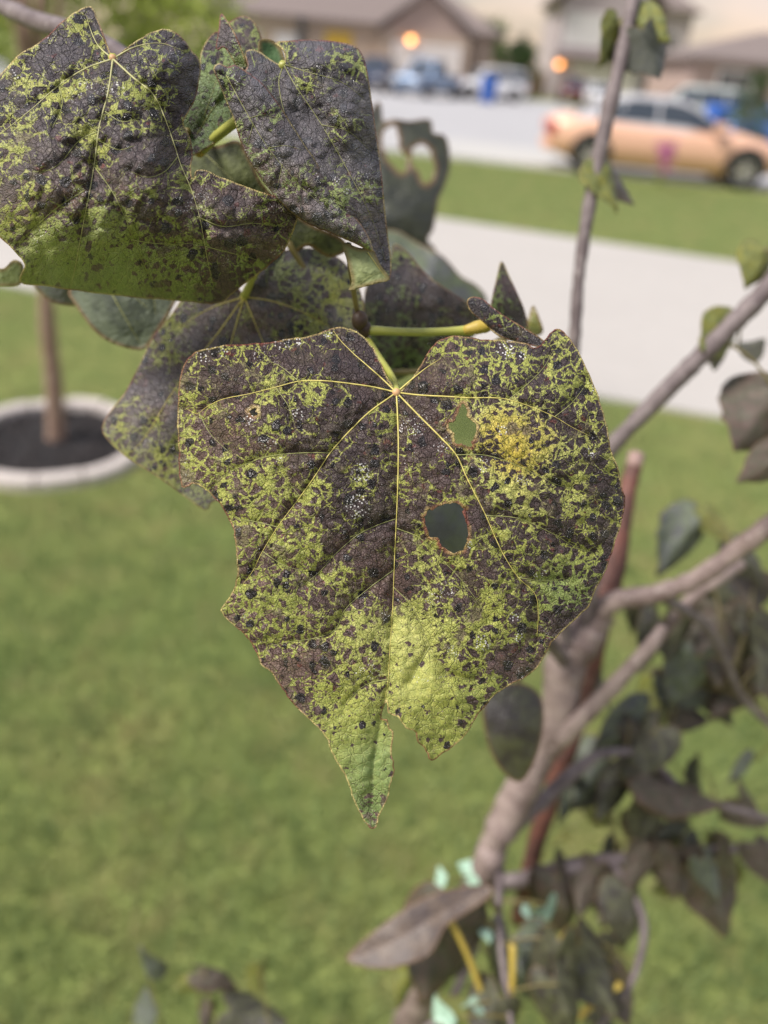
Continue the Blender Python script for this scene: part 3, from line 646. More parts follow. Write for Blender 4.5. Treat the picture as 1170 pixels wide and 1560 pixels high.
    for sx in (-1, 1):
        for s_ in (-1, 1):
            cxw = sx * wb2 + (0 if sx < 0 else .03 * L)
            arch = []; FcA = []
            for k in range(19):
                a = math.pi * k / 18; arch += [(cxw + math.cos(a) * (wr + .07), s_ * (hw * 1.004), wr + math.sin(a) * (wr + .07)), (cxw + math.cos(a) * .05, s_ * (hw * 1.004), wr + math.sin(a) * .05)]
            FcA = [(2 * k, 2 * k + 1, 2 * k + 3, 2 * k + 2) for k in range(18)]
            mesh('wheel_arch', arch, FcA, M['blackp'], c)
            prof = [(.62, -.10), (.70, -.115), (.93, -.11), (1.0, -.08), (1.0, .08), (.93, .11), (.70, .115), (.62, .10)]
            V, Fc = [], []; K = 28
            for k in range(K):
                a = 2 * math.pi * k / K; V += [(math.cos(a) * r * wr, y, math.sin(a) * r * wr) for r, y in prof]
            for k in range(K):
                k2 = (k + 1) % K; Fc += [(k * 8 + q, k2 * 8 + q, k2 * 8 + q + 1, k * 8 + q + 1) for q in range(7)]
            tw = mesh('wheel', V, Fc, M['tyre'], c, True); tw.location = (cxw, s_ * (hw - .085), wr)
            V, Fc = [], []
            for k in range(K):
                a = 2 * math.pi * k / K; V += [(math.cos(a) * .66 * wr, s_ * .10, math.sin(a) * .66 * wr), (math.cos(a) * .56 * wr, s_ * .085, math.sin(a) * .56 * wr)]
            Fc = [(2 * k, 2 * ((k + 1) % K), 2 * ((k + 1) % K) + 1, 2 * k + 1) for k in range(K)]
            for k in range(7):
                a = 2 * math.pi * k / 7; d = np.array([math.cos(a), 0, math.sin(a)]); t = np.array([-math.sin(a), 0, math.cos(a)]); b = len(V)
                V += [tuple(d * .05 * wr + t * .09 * wr + [0, s_ * .10, 0]), tuple(d * .05 * wr - t * .09 * wr + [0, s_ * .10, 0]), tuple(d * .60 * wr - t * .06 * wr + [0, s_ * .095, 0]), tuple(d * .60 * wr + t * .06 * wr + [0, s_ * .095, 0])]; Fc.append((b, b + 1, b + 2, b + 3))
            b = len(V); V += [(math.cos(2 * math.pi * k / 12) * .16 * wr, s_ * .105, math.sin(2 * math.pi * k / 12) * .16 * wr) for k in range(12)]; Fc.append(tuple(range(b, b + 12)))
            mesh('rim', V, Fc, M['rim'], tw)
            V = [(math.cos(2 * math.pi * k / 20) * .62 * wr, s_ * .04, math.sin(2 * math.pi * k / 20) * .62 * wr) for k in range(20)]; mesh('brake_disc', V, [tuple(range(20))], M['blackp'], tw)
    zt, zf = st[1][2], st[-2][2]
    for s_ in (-1, 1):
        y0, y1 = sorted((s_ * hw * .50, s_ * hw * .90)); boxobj('taillight', -.5 * L - .012, -.462 * L, y0, y1, zt - .24, zt - .06, M['taill'], c)
        y0, y1 = sorted((s_ * hw * .48, s_ * hw * .86)); boxobj('headlight', .455 * L, .5 * L + .01, y0, y1, zf - .17, zf - .03, M['headl'], c)
    boxobj('grille', .49 * L, .5 * L + .012, -hw * .40, hw * .40, zf - .30, zf - .10, M['blackp'], c)
    boxobj('bumper', -.5 * L - .02, -.47 * L, -hw * .84, hw * .84, .36, .48, M['blackp'] if style != 'sedan' else pm, c)
    if style == 'truck':
        V, Fc = [], []; box(V, Fc, -.48 * L, -.14 * L, -hw * .80, hw * .80, 1.13, 1.15); mesh('bed_cover', V, Fc, M['blackp'], c)
    return c
rw, fw = G(898, 267), G(1115, 289); d = fw - rw; mid = (rw + fw) / 2
rzs = math.atan2(d[1], d[0]); nrm = np.array([-d[1], d[0], 0]) / np.linalg.norm(d)
cc = mid + nrm * .83
car('sedan', 'silvery sedan with orange sky reflection painted into its body colour and dark side windows parked along the kerb', (cc[0] - .05, cc[1], .006), rzs, (0.74, 0.44, 0.31), L=4.4, H=1.38, metal=.15, rough=.5, roof=plain('silver_roof_paint', (0.55, 0.54, 0.56), 0.35, 0.5, 0.3))  # peach body colour stands in for the orange sky reflected in silvery paint
q = G(650, 150); car('pickup_truck', 'blue grey pickup truck standing on the street beside the navy vehicle', (q[0], q[1] + 1.6, .006), math.radians(-118), (0.20, 0.28, 0.42), L=5.3, Wd=1.95, H=1.85, style='truck')
q = G(728, 143); car('suv', 'white sport utility vehicle parked beside the blue bin', (q[0] - .3, 53.0, .0), math.radians(-160), (0.78, 0.78, 0.80), L=4.8, Wd=1.9, H=1.75, style='suv', metal=.05)
car('suv', 'dark navy sport utility vehicle parked in front of the beige house', (hx(573, 110, 50), 50.5, 0), math.radians(-100), (0.03, 0.045, 0.10), L=4.7, Wd=1.9, H=1.75, style='suv', metal=.3)
car('suv', 'dark red sport utility vehicle on the drive of the mauve house', (hx(876, 125, 62), 62, 0), math.radians(-95), (0.16, 0.03, 0.035), L=4.6, Wd=1.85, H=1.7, style='suv', metal=.3)
car('sedan', 'white sedan on the drive of the mauve house', (hx(912, 125, 60), 60, 0), math.radians(-80), (0.7, 0.7, 0.72), L=4.6, Wd=1.8, H=1.45, metal=.1)
car('sedan', 'blue sedan parked beyond the small conifer', (hx(1175, 190, 23.0) + 1.2, 23.5, 0), math.radians(-12), (0.06, 0.13, 0.33), L=4.6, Wd=1.8, H=1.45, metal=.4)
car('suv', 'pale silver sport utility vehicle beside the tan house', (hx(1058, 150, 33), 33, 0), math.radians(170), (0.52, 0.56, 0.52), L=4.6, Wd=1.85, H=1.7, style='suv', metal=.2)
# wheeled bins
M['binblue'] = plain('blue_bin_plastic', (0.03, 0.12, 0.45), 0.45, 0.5)
def bin_(loc, rz, label, s=1.0):
    b = empty('wheeled_bin', loc, rz); tag(b, label, 'bin')
    V = [(x * w * s, y * w * 1.1 * s, z * s) for (w, z) in ((.22, .06), (.29, .98), (.31, .98), (.31, 1.04)) for x, y in ((-1, -1), (1, -1), (1, 1), (-1, 1))]
    mesh('body', V, [(3, 2, 1, 0)] + [(r * 4 + k, r * 4 + (k + 1) % 4, r * 4 + 4 + (k + 1) % 4, r * 4 + 4 + k) for r in range(3) for k in range(4)] + [(12, 13, 14, 15)], M['binblue'], b)
    V = [(-.32 * s, -.35 * s, 1.05 * s), (.32 * s, -.35 * s, 1.05 * s), (.32 * s, .36 * s, 1.05 * s), (-.32 * s, .36 * s, 1.05 * s), (-.25 * s, -.27 * s, 1.13 * s), (.25 * s, -.27 * s, 1.13 * s), (.25 * s, .3 * s, 1.13 * s), (-.25 * s, .3 * s, 1.13 * s)]
    mesh('lid', V, [(3, 2, 1, 0), (4, 5, 6, 7), (0, 1, 5, 4), (1, 2, 6, 5), (2, 3, 7, 6), (3, 0, 4, 7)], M['binblue'], b)
    for sx in (-1, 1):
        V, Fc = [], []
        for k in range(16):
            a = 2 * math.pi * k / 16; V += [(-.03, math.cos(a) * .11, math.sin(a) * .11), (.03, math.cos(a) * .11, math.sin(a) * .11)]
        Fc = [(2 * k, 2 * ((k + 1) % 16), 2 * ((k + 1) % 16) + 1, 2 * k + 1) for k in range(16)] + [tuple(range(0, 32, 2)), tuple(range(31, 0, -2))]
        w = mesh('wheel', V, Fc, M['tyre'], b); w.location = (sx * .28 * s, .26 * s, .11)
    tube('handle', [(-.22 * s, .38 * s, .98 * s), (.22 * s, .38 * s, .98 * s)], [.018], M['binblue'], b, 6)
q = G(738, 156); bin_((q[0], 47.5, 0.0), .3, 'blue wheeled bin standing by the white vehicle', 1.15)
bin_((hx(1096, 180, 26), 26, 0), .2, 'blue wheeled bin between the silver vehicle and the small conifer', 1.1)

# ------------------------------------------------------------------ the spotted tree: trunk, branches, leaves
from mathutils import noise as mnoise
MMPX = FOCUS / F * 1000.0                                   # mm per photo pixel at the focused leaf
def polydist(Q, poly, closed=True):
    poly = np.asarray(poly, float); A = poly; B = np.roll(poly, -1, 0)
    if not closed: A = poly[:-1]; B = poly[1:]
    outd = np.empty(len(Q)); D = B - A; L2 = (D ** 2).sum(1) + 1e-12
    for i in range(0, len(Q), 20000):
        q = Q[i:i + 20000]; t = ((q[:, None, :] - A) * D).sum(2) / L2; t = np.clip(t, 0, 1)
        e = q[:, None, :] - A - t[..., None] * D; outd[i:i + 20000] = np.sqrt((e ** 2).sum(2).min(1))
    return outd
def inside(Q, poly):
    x, y = Q[:, 0], Q[:, 1]; r = np.zeros(len(Q), bool); n = len(poly)
    for i in range(n):
        x1, y1 = poly[i]; x2, y2 = poly[(i + 1) % n]
        if y1 == y2: continue
        c = ((y1 > y) != (y2 > y)); r ^= c & (x < (x2 - x1) * (y - y1) / (y2 - y1) + x1)
    return r
def clip_grid(outline, holes, step):
    mn = outline.min(0) - step; mxp = outline.max(0) + step
    xs = np.arange(mn[0], mxp[0] + step, step); ys = np.arange(mn[1], mxp[1] + step, step); nx, ny = len(xs), len(ys)
    X, Y = np.meshgrid(xs, ys); Q = np.c_[X.ravel(), Y.ravel()]
    sd = polydist(Q, outline) * np.where(inside(Q, outline), 1, -1)
    for h in holes: sd = np.minimum(sd, polydist(Q, h) * np.where(inside(Q, h), -1, 1))
    S = sd.reshape(ny, nx); ins = S > 0
    vid = -np.ones((ny, nx), int); pts = []
    idx = np.argwhere(ins); vid[ins] = np.arange(len(idx)); pts = [(xs[j], ys[i]) for i, j in idx]
    cross = {}
    def cr(i0, j0, i1, j1):
        k = (i0, j0, i1, j1) if (i0, j0) < (i1, j1) else (i1, j1, i0, j0)
        if k not in cross:
            a, b = S[k[0], k[1]], S[k[2], k[3]]; t = min(max(a / (a - b), .03), .97)
            pts.append((xs[k[1]] + t * (xs[k[3]] - xs[k[1]]), ys[k[0]] + t * (ys[k[2]] - ys[k[0]]))); cross[k] = len(pts) - 1
        return cross[k]
    cnt = ins[:-1, :-1].astype(int) + ins[1:, :-1] + ins[:-1, 1:] + ins[1:, 1:]
    faces = [(vid[i, j], vid[i + 1, j], vid[i + 1, j + 1], vid[i, j + 1]) for i, j in np.argwhere(cnt == 4)]
    for i, j in np.argwhere((cnt > 0) & (cnt < 4)):
        cs = ((i, j), (i + 1, j), (i + 1, j + 1), (i, j + 1)); f = []
        for k in range(4):
            a, b = cs[k], cs[(k + 1) % 4]
            if ins[a]: f.append(int(vid[a]))
            if ins[a] != ins[b]: f.append(cr(a[0], a[1], b[0], b[1]))
        if len(f) > 2: faces.append(tuple(f))
    return np.array(pts), [tuple(int(q) for q in f) for f in faces]
def tps(ctrl):
    c = np.asarray(ctrl, float); X = c[:, :2] / 100.; z = c[:, 2]; n = len(X)
    def K(a, b):
        r2 = ((a[:, None, :] - b[None]) ** 2).sum(2); return 0.5 * r2 * np.log(r2 + 1e-9)
    A = np.zeros((n + 3, n + 3)); A[:n, :n] = K(X, X) + 0.02 * np.eye(n); A[:n, n] = 1; A[:n, n + 1:] = X; A[n, :n] = 1; A[n + 1:, :n] = X.T
    w = np.linalg.solve(A, np.r_[z, 0, 0, 0])
    def f(Q):
        q = np.asarray(Q, float) / 100.; r = np.empty(len(q))
        for i in range(0, len(q), 20000): r[i:i + 20000] = K(q[i:i + 20000], X) @ w[:n] + w[n] + q[i:i + 20000] @ w[n + 1:]
        return r
    return f
def colour_field(Q, cp, k, s=28.0):
    c = np.asarray(cp, float); d2 = ((Q[:, None, :] - c[None, :, :2]) ** 2).sum(2); w = 1 / (d2 + s * s) ** 1.6
    return (w * c[None, :, k]).sum(1) / w.sum(1)
def wrinkle(Q, sc, seed): return np.array([mnoise.fractal((x / sc, y / sc, seed * 7.3), 1.0, 2.0, 3) for x, y in Q])
def setattr_f(me, name, v): at = me.attributes.new(name, 'FLOAT', 'POINT'); at.data.foreach_set('value', np.asarray(v, np.float32))
def setattr_v(me, name, v): at = me.attributes.new(name, 'FLOAT_VECTOR', 'POINT'); at.data.foreach_set('vector', np.asarray(v, np.float32).ravel())

TB = G(690, 1560); TB = np.array([P(720, 1330, .52)[0] - 0.02, P(720, 1330, .52)[1] + 0.02, 0.0])
tree = empty('spotted_tree', tuple(TB)); tag(tree, 'young tree with pinkish bark and dark spotted heart-shaped leaves', 'tree')
TINV = Matrix.Translation(Vector(-TB))
def to_tree(o): o.parent = tree; o.matrix_parent_inverse = TINV; return o

def traced_leaf(outline, d0, ctrl, step, mat, holes=(), veins=(), cp=None, painted_sheen=0.2, white=(), wok=1.0, quilt=0.9, wr=0.35, seed=1, smooth=4,
                under=None, extra=None, puff=None, tubes=True, label=None, vein_r=1.3, vmat='vein', edge_jit=0.0, creases=(), cellq=0.0, cellpx=24.0):
    ol = catmull(outline, smooth, True)
    if edge_jit: ol = ol + np.random.default_rng(seed).normal(0, edge_jit, ol.shape)
    hs = [catmull(h, 4, True) for h in holes]
    hs = [h + np.random.default_rng(seed + 1).normal(0, 1.5, h.shape) for h in hs]
    pts, faces = clip_grid(ol, hs, step); f0 = tps(ctrl); vp = [catmull(v, 8) for v in veins]; cp_ = [catmull(v, 8) for v in creases]
    def zoff(Q):
        z = f0(Q)
        dv = np.full(len(Q), 1e3)
        for v in vp + cp_: dv = np.minimum(dv, polydist(Q, v, False))
        z = z - quilt * (1 - np.exp(-(dv / 16.0) ** 2)) + 0.5 * quilt * np.exp(-(dv / 4.0) ** 2) if len(vp) else z
        if wr: z = z + wr * wrinkle(Q, 34, seed) + 0.35 * wr * wrinkle(Q, 11, seed + 3)
        if cellq:
            vv = np.array([mnoise.voronoi((x / cellpx, y / cellpx, seed * 1.3))[0][:2] for x, y in Q]); z = z - cellq * np.minimum(vv[:, 1] - vv[:, 0], .45) / .45
        if puff is not None:
            e_ = np.minimum(polydist(Q, ol) / puff[0], 1); z = z - puff[1] * np.sqrt(np.maximum(0, 1 - (1 - e_) ** 2))
        if extra is not None: z = z + extra(Q)
        return z, dv
    z, dv = zoff(pts); V = Pv(pts, d0 + z / 1000.)
    me = bpy.data.meshes.new('leaf'); me.from_pydata(V.tolist(), [], faces); me.update()
    o = link('leaf', me, mat, None, True); me.materials.append(under or M['under_leaf'])
    ed = polydist(pts, ol)
    for h in hs: ed = np.minimum(ed, polydist(pts, h) * .45)
    mp_ = d0 / F * 1000
    setattr_v(me, 'lc', np.c_[pts * mp_ + seed * 37.1, np.full(len(pts), seed * 3.7)])
    setattr_f(me, 'edge', ed * mp_)
    if cp is None: cp = [(0, 0, .7, .35, .3)]
    for k, nm in ((2, 'cov'), (3, 'hue'), (4, 'brn')): setattr_f(me, nm, colour_field(pts, cp, k))
    setattr_f(me, 'painted_sheen', np.full(len(pts), painted_sheen)); setattr_f(me, 'wok', np.full(len(pts), wok))
    wh = np.zeros(len(pts))
    for (x, y, r) in white: wh = np.maximum(wh, np.exp(-((pts[:, 0] - x) ** 2 + (pts[:, 1] - y) ** 2) / (r * r)) > .4)
    setattr_f(me, 'wht', wh); setattr_f(me, 'vd', np.zeros(len(pts)) if tubes else np.exp(-(dv / 2.2) ** 2))
    sm = o.modifiers.new('thickness', 'SOLIDIFY'); sm.thickness = 0.00028; sm.offset = -1; sm.material_offset = 1
    to_tree(o)
    if label: o['label'] = label
    if tubes:
        for k, v in enumerate(vp):
            v2 = v[inside(v, ol)]
            for h in hs:
                if inside(v2, h).any(): v2 = v2[:int(np.argmax(inside(v2, h)))]
            if len(v2) < 4: continue
            zz, _ = zoff(v2); path = Pv(v2, d0 + zz / 1000. - 0.00016)
            r0 = vein_r * mp_ / 1000
            prim = np.hypot(*(v[0] - vp[0][0])) < 3; tv = tube('vein', path, [r0 * (1.25 if prim else .75), r0 * .8 if prim else r0 * .55, r0 * .5 if prim else r0 * .4, r0 * .25], M[vmat if prim else 'vein_g'], None, 6); tv.parent = o
    o['_d'] = d0
    return o, (lambda x, y: P(x, y, d0 + zoff(np.array([[x, y]], float))[0][0] / 1000.))

# --- the leaf in focus
L1_out = [(606, 596), (596, 585), (588, 570), (578, 548), (565, 525), (548, 508), (530, 500), (510, 499), (490, 506), (465, 513), (440, 516), (412, 521), (380, 524), (350, 525), (320, 530),
 (300, 535), (285, 548), (277, 565), (272, 590), (271, 620), (271, 660), (272, 700), (274, 728), (279, 743), (292, 738), (305, 740), (316, 748), (325, 758), (336, 768), (345, 785), (353, 800),
 (358, 822), (360, 845), (362, 865), (360, 885), (355, 900), (346, 915), (336, 930), (350, 948), (368, 962), (380, 975), (388, 990), (396, 1008), (401, 1016), (410, 1022), (418, 1032),
 (430, 1050), (445, 1070), (465, 1090), (480, 1105), (492, 1116), (500, 1130), (507, 1150), (515, 1165), (525, 1182), (533, 1200), (536, 1213), (545, 1232), (552, 1247), (560, 1258),
 (567, 1263), (575, 1256), (577, 1243), (590, 1220), (596, 1191), (601, 1172), (597, 1147), (599, 1117), (593, 1108), (590, 1097), (581, 1094), (584, 1079), (589, 1067), (591, 1086),
 (607, 1093), (618, 1109), (631, 1114), (637, 1131), (648, 1141), (654, 1156), (660, 1158), (683, 1143), (710, 1120), (730, 1087), (757, 1057), (783, 1040), (810, 1026), (830, 1000), (847, 973),
 (880, 940), (897, 923), (913, 887), (923, 870), (931, 845), (945, 803), (953, 763), (947, 740), (942, 713), (932, 687), (927, 660), (917, 620), (908, 593), (895, 563), (880, 533), (863, 510),
 (848, 500), (837, 509), (827, 520), (816, 529), (800, 523), (767, 518), (733, 516), (693, 512), (670, 518), (655, 532), (643, 553), (627, 577), (613, 593)]
hA = [(707, 615), (713, 637), (725, 647), (722, 667), (717, 680), (707, 677), (695, 673), (690, 660), (683, 650), (695, 637), (700, 623)]
hB = [(650, 782), (667, 772), (690, 767), (705, 773), (707, 790), (713, 800), (713, 820), (703, 838), (687, 843), (673, 833), (667, 820), (652, 817), (648, 793)]
hC = [(379, 628), (384, 634), (392, 632), (390, 626), (384, 622)]
L1_veins = [
 [(604, 598), (606, 640), (607, 680), (606, 740), (604, 790), (602, 830), (600, 880), (598, 930), (594, 990), (591, 1040), (587, 1062)],
 [(604, 598), (560, 630), (520, 670), (500, 694), (480, 725), (455, 760), (425, 800), (400, 840), (385, 870), (370, 890)],
 [(604, 598), (570, 590), (530, 584), (490, 580), (455, 581), (420, 590), (380, 600), (340, 608), (315, 620), (300, 630), (283, 622)],
 [(604, 598), (580, 575), (555, 553), (540, 540), (520, 520), (508, 504)],
 [(503, 690), (460, 690), (410, 695), (380, 705), (350, 720), (330, 735), (322, 752)],
 [(423, 803), (390, 795), (360, 790)],
 [(600, 868), (570, 890), (545, 910), (525, 930), (510, 960), (480, 972), (440, 978), (405, 985)],
 [(604, 790), (575, 800), (545, 815), (510, 845), (490, 868), (465, 890)],
 [(590, 1035), (565, 1040), (545, 1052), (525, 1075)],
 [(604, 598), (640, 635), (670, 665), (695, 693), (710, 725), (725, 755), (740, 785), (755, 820), (770, 850), (790, 880), (815, 905), (820, 935), (818, 970)],
 [(604, 598), (640, 602), (680, 604), (715, 606), (750, 606), (775, 609), (810, 620), (845, 635), (870, 650), (900, 665)],
 [(604, 598), (625, 580), (650, 560), (672, 546)],
 [(695, 693), (735, 693), (770, 702), (800, 715), (840, 735), (870, 745)],
 [(740, 785), (790, 790), (840, 812), (880, 835), (905, 842)],
 [(605, 805), (640, 820), (670, 850), (700, 880), (730, 920), (745, 945)],
 [(600, 895), (625, 920), (640, 950), (655, 985), (670, 1010), (690, 1030), (725, 1036)],
 [(775, 609), (805, 584), (828, 560), (843, 535)],
 [(455, 581), (430, 560), (400, 545)], [(420, 590), (440, 620), (450, 650)], [(303, 628), (320, 660), (350, 690)],
 [(790, 880), (830, 885), (865, 880)], [(845, 635), (870, 615), (890, 590)], [(655, 985), (640, 1010), (625, 1040)],
 [(460, 760), (440, 735), (425, 715)], [(400, 840), (430, 860), (460, 870)]]
L1_ctrl = [(604, 598, 0.5), (330, 560, 1.5), (274, 640, 7), (272, 720, 7), (336, 930, 4), (400, 850, -1), (450, 780, -2.5), (500, 1100, 1), (567, 1262, 3), (600, 1180, 2), (520, 1180, 2), (660, 1157, 5), (600, 900, 1.2), (597, 1000, 1),
 (760, 800, -3.5), (952, 760, 5), (880, 700, -1), (848, 502, 8), (760, 520, 7), (680, 516, 7), (700, 570, 0), (780, 570, -.5), (520, 501, 7.5), (420, 522, 7), (310, 535, 7), (450, 590, -2), (520, 570, -.5), (760, 650, -3), (835, 1000, 4.5), (740, 960, -.5),
 (906, 900, 4), (540, 1000, -.3), (440, 960, .5), (420, 1035, 3), (690, 1060, 1)]
L1_cp = [(330, 560, .78, .5, .2), (350, 640, .60, .5, .7), (310, 700, .58, .5, .8), (450, 540, .68, .55, .2), (540, 540, .78, .5, .1), (480, 620, .66, .45, .15), (400, 760, .52, .45, .65), (400, 850, .62, .35, .7), (350, 930, .58, .35, .95),
 (440, 910, .48, .35, .55), (540, 720, .68, .45, .1), (560, 780, .76, .45, .1), (590, 880, .86, .4, .8), (500, 1000, .70, .4, .85), (440, 1030, .72, .35, .9), (552, 950, .34, .6, .5), (560, 1020, .52, .5, .6), (540, 1095, .28, .4, .4), (572, 1160, .10, .05, .2),
 (560, 1120, .18, .2, .2), (565, 1240, .4, .05, .9), (620, 970, .12, .75, .4), (635, 1040, .10, .6, .3), (670, 1100, .26, .35, .4), (700, 960, .60, .45, .3), (760, 950, .48, .4, .3), (770, 900, .5, .4, .3), (650, 870, .58, .6, .4), (720, 900, .58, .5, .4),
 (850, 890, .38, .1, .1), (880, 930, .7, .1, .1), (820, 850, .68, .35, .3), (880, 800, .56, .5, .2), (785, 690, .46, 1.0, .2), (760, 660, .52, .95, .2), (830, 670, .5, .85, .2), (800, 760, .52, .75, .2), (880, 700, .58, .55, .1), (880, 590, .54, .4, .1),
 (790, 555, .58, .42, .15), (680, 560, .68, .4, .4), (650, 640, .78, .35, .4), (660, 720, .68, .4, .45), (725, 1060, .40, .3, .4), (800, 1000, .78, .35, .6), (590, 640, .72, .4, .3), (700, 770, .72, .4, .4), (935, 840, .72, .3, .1), (930, 720, .68, .45, .1)]
L1, L1s = traced_leaf(L1_out, FOCUS, [(x, y, z * 1.35) for x, y, z in L1_ctrl], 2.3, M['leaf'], [hA, hB, hC], L1_veins, L1_cp, painted_sheen=.06, seed=1, quilt=1.4, wr=.5, vein_r=1.15, creases=[[(588, 1058), (577, 1120), (569, 1175), (566, 1235)]], cellq=.5, cellpx=22.0,
    white=[(312, 541, 12), (340, 535, 8), (430, 522, 12), (455, 519, 8), (500, 507, 8), (550, 720, 16), (545, 772, 20), (453, 632, 9), (765, 655, 8), (770, 533, 14), (795, 540, 8), (380, 640, 10), (735, 980, 12), (785, 940, 8), (790, 970, 8), (898, 690, 8), (712, 830, 8)], edge_jit=.6,
    label='large heart-shaped leaf with dense dark spots, two chewed holes and a torn tip')

# --- the domed leaf at the upper left
L2_out = [(172, 88), (166, 76), (157, 51), (147, 24), (138, 9), (118, 16), (94, 33), (71, 55), (47, 73), (31, 81), (0, 114), (-35, 160), (-55, 230), (-48, 300), (-20, 345), (0, 362), (24, 385), (37, 405), (31, 430), (71, 436), (106, 442), (157, 448),
 (212, 454), (267, 458), (315, 463), (338, 461), (354, 448), (377, 429), (405, 409), (433, 381), (450, 346), (451, 322), (429, 303), (393, 291), (362, 279), (330, 267), (311, 258), (299, 260), (294, 272), (291, 256), (294, 236), (289, 208), (280, 185),
 (295, 157), (305, 114), (303, 90), (291, 75), (275, 55), (255, 44), (236, 47), (212, 59), (193, 73), (179, 84)]
L2_veins = [[(172, 90), (165, 140), (152, 190), (145, 240), (137, 290), (127, 340), (116, 400), (108, 438)], [(172, 90), (205, 120), (230, 140), (245, 165), (262, 210), (275, 250), (292, 290), (305, 335), (315, 390), (325, 435)],
 [(141, 250), (170, 290), (190, 330), (210, 380), (232, 430), (250, 450)], [(129, 290), (85, 318), (50, 350), (28, 374)], [(172, 90), (130, 105), (90, 130), (50, 165), (0, 205), (-30, 230)], [(172, 90), (150, 70), (138, 45), (132, 25)], [(172, 90), (205, 72), (245, 66), (285, 80)],
 [(270, 240), (250, 262), (225, 270), (200, 262)], [(300, 330), (340, 345), (385, 340), (420, 345)], [(312, 375), (350, 385), (390, 395)], [(200, 365), (230, 370), (262, 372), (300, 370)], [(90, 130), (95, 160), (80, 195)], [(150, 200), (120, 215), (90, 250), (60, 265)], [(160, 170), (185, 185), (215, 180)], [(152, 215), (180, 228), (205, 222)]]
L2_ctrl = [(172, 88, 1), (60, 130, 1), (138, 10, 6), (255, 46, 6), (303, 100, 9), (260, 90, 1), (150, 250, -3), (60, 250, -4), (-50, 230, 9), (220, 250, -6), (290, 225, 4), (85, 380, .5), (180, 380, -1), (270, 380, 0), (350, 360, -1), (445, 335, 6), (370, 282, 4), (310, 262, 3),
 (71, 436, 13), (157, 448, 14), (260, 457, 15), (335, 461, 15), (110, 418, 4), (220, 432, 5), (310, 440, 6), (30, 425, 11), (0, 355, 6), (410, 405, 10)]
L2_cp = [(100, 60, .66, .5, .05), (240, 90, .62, .35, .05), (40, 150, .60, .55, .05), (100, 180, .64, .5, .1), (130, 200, .56, .6, .1), (40, 240, .58, .5, .3), (220, 160, .62, .35, .05), (280, 130, .74, .25, .05), (200, 260, .80, .3, .3), (240, 300, .66, .35, .4), (150, 270, .82, .3, .4),
 (60, 290, .62, .5, .6), (30, 320, .55, .4, .7), (80, 370, .20, .2, .6), (150, 350, .26, .25, .5), (180, 410, .17, .1, .6), (240, 400, .36, .2, .8), (100, 420, .16, .1, .4), (280, 350, .55, .3, .7), (300, 420, .50, .15, .7), (330, 300, .72, .3, .4), (400, 320, .74, .25, .4), (400, 370, .6, .25, .8), (360, 420, .6, .15, .5), (110, 310, .85, .3, .8)]
L2, L2s = traced_leaf(L2_out, .186, [(x, y, z * 1.7) for x, y, z in L2_ctrl], 2.8, M['leaf'], [], L2_veins, L2_cp, painted_sheen=.3, seed=2, quilt=1.3, wr=.4, cellq=1.15, cellpx=31.0, extra=lambda Q: .00036 * np.maximum(0, Q[:, 1] - 255) ** 2, white=[(180, 135, 10), (208, 228, 7), (25, 112, 8), (245, 300, 5)], wok=.8, vmat='vein_p', vein_r=1.35, edge_jit=.4,
    under=M['grey_under'], label='broad domed leaf with bent-under lower edge, greener towards its tip')

# --- the rolled leaf right of it
L3_out = [(327, 106), (336, 97), (346, 103), (358, 101), (370, 108), (377, 100), (373, 80), (384, 75), (398, 80), (412, 90), (430, 99), (434, 86), (428, 72), (418, 64), (440, 62), (470, 60), (510, 63), (540, 70), (553, 85), (560, 110), (566, 150), (573, 200), (580, 250), (585, 300), (590, 350), (596, 395), (594, 424), (580, 410), (566, 380),
 (540, 370), (510, 357), (480, 345), (455, 332), (425, 305), (395, 268), (370, 225), (355, 180), (340, 140)]
L3_ctrl = [(350, 150, 0), (332, 108, 2), (420, 265, -2), (345, 165, 3.5), (392, 262, 3.5), (452, 330, 3), (520, 335, -2), (380, 140, -4.5), (420, 200, -5.5), (470, 270, -5), (520, 315, -3.5), (412, 120, 2.5), (450, 185, 2), (500, 250, 0), (540, 320, -1), (480, 90, 1.5), (510, 150, 0.5), (430, 99, 3), (390, 78, 5),
 (540, 200, 1), (575, 200, 8), (590, 350, 7), (595, 415, 6), (553, 82, 8), (470, 61, 7), (566, 380, 3)]
L3_cp = [(360, 160, .70, .15, .2), (400, 230, .68, .2, .4), (440, 300, .66, .2, .8), (500, 320, .5, .15, .3), (540, 350, .66, .15, .6), (420, 170, .86, .2, .05), (470, 90, .74, .3, .05), (480, 150, .72, .3, .05), (520, 230, .70, .3, .05), (560, 250, .84, .2, .05), (570, 380, .8, .2, .3), (540, 110, .72, .25, .05), (470, 250, .72, .2, .05)]
L3, L3s = traced_leaf(L3_out, .196, [(x, y, z * 1.7) for x, y, z in L3_ctrl], 2.8, M['leaf'], [], [[(432, 98), (450, 130), (490, 190), (530, 260), (565, 330), (588, 400)], [(432, 98), (470, 110), (520, 125), (555, 150)], [(432, 98), (425, 130), (440, 190), (480, 260), (530, 340)], [(365, 130), (400, 200), (450, 280), (510, 345)], [(490, 190), (530, 200), (565, 230)]], L3_cp,
    painted_sheen=.7, seed=3, quilt=1.2, wr=.9, cellq=.8, cellpx=24.0, white=[(485, 265, 9), (515, 275, 8), (360, 122, 9), (535, 235, 6), (530, 290, 8)], wok=.7, vein_r=.7, vmat='vein_g', label='rolled leaf folded over lengthwise with a reddish lower margin')
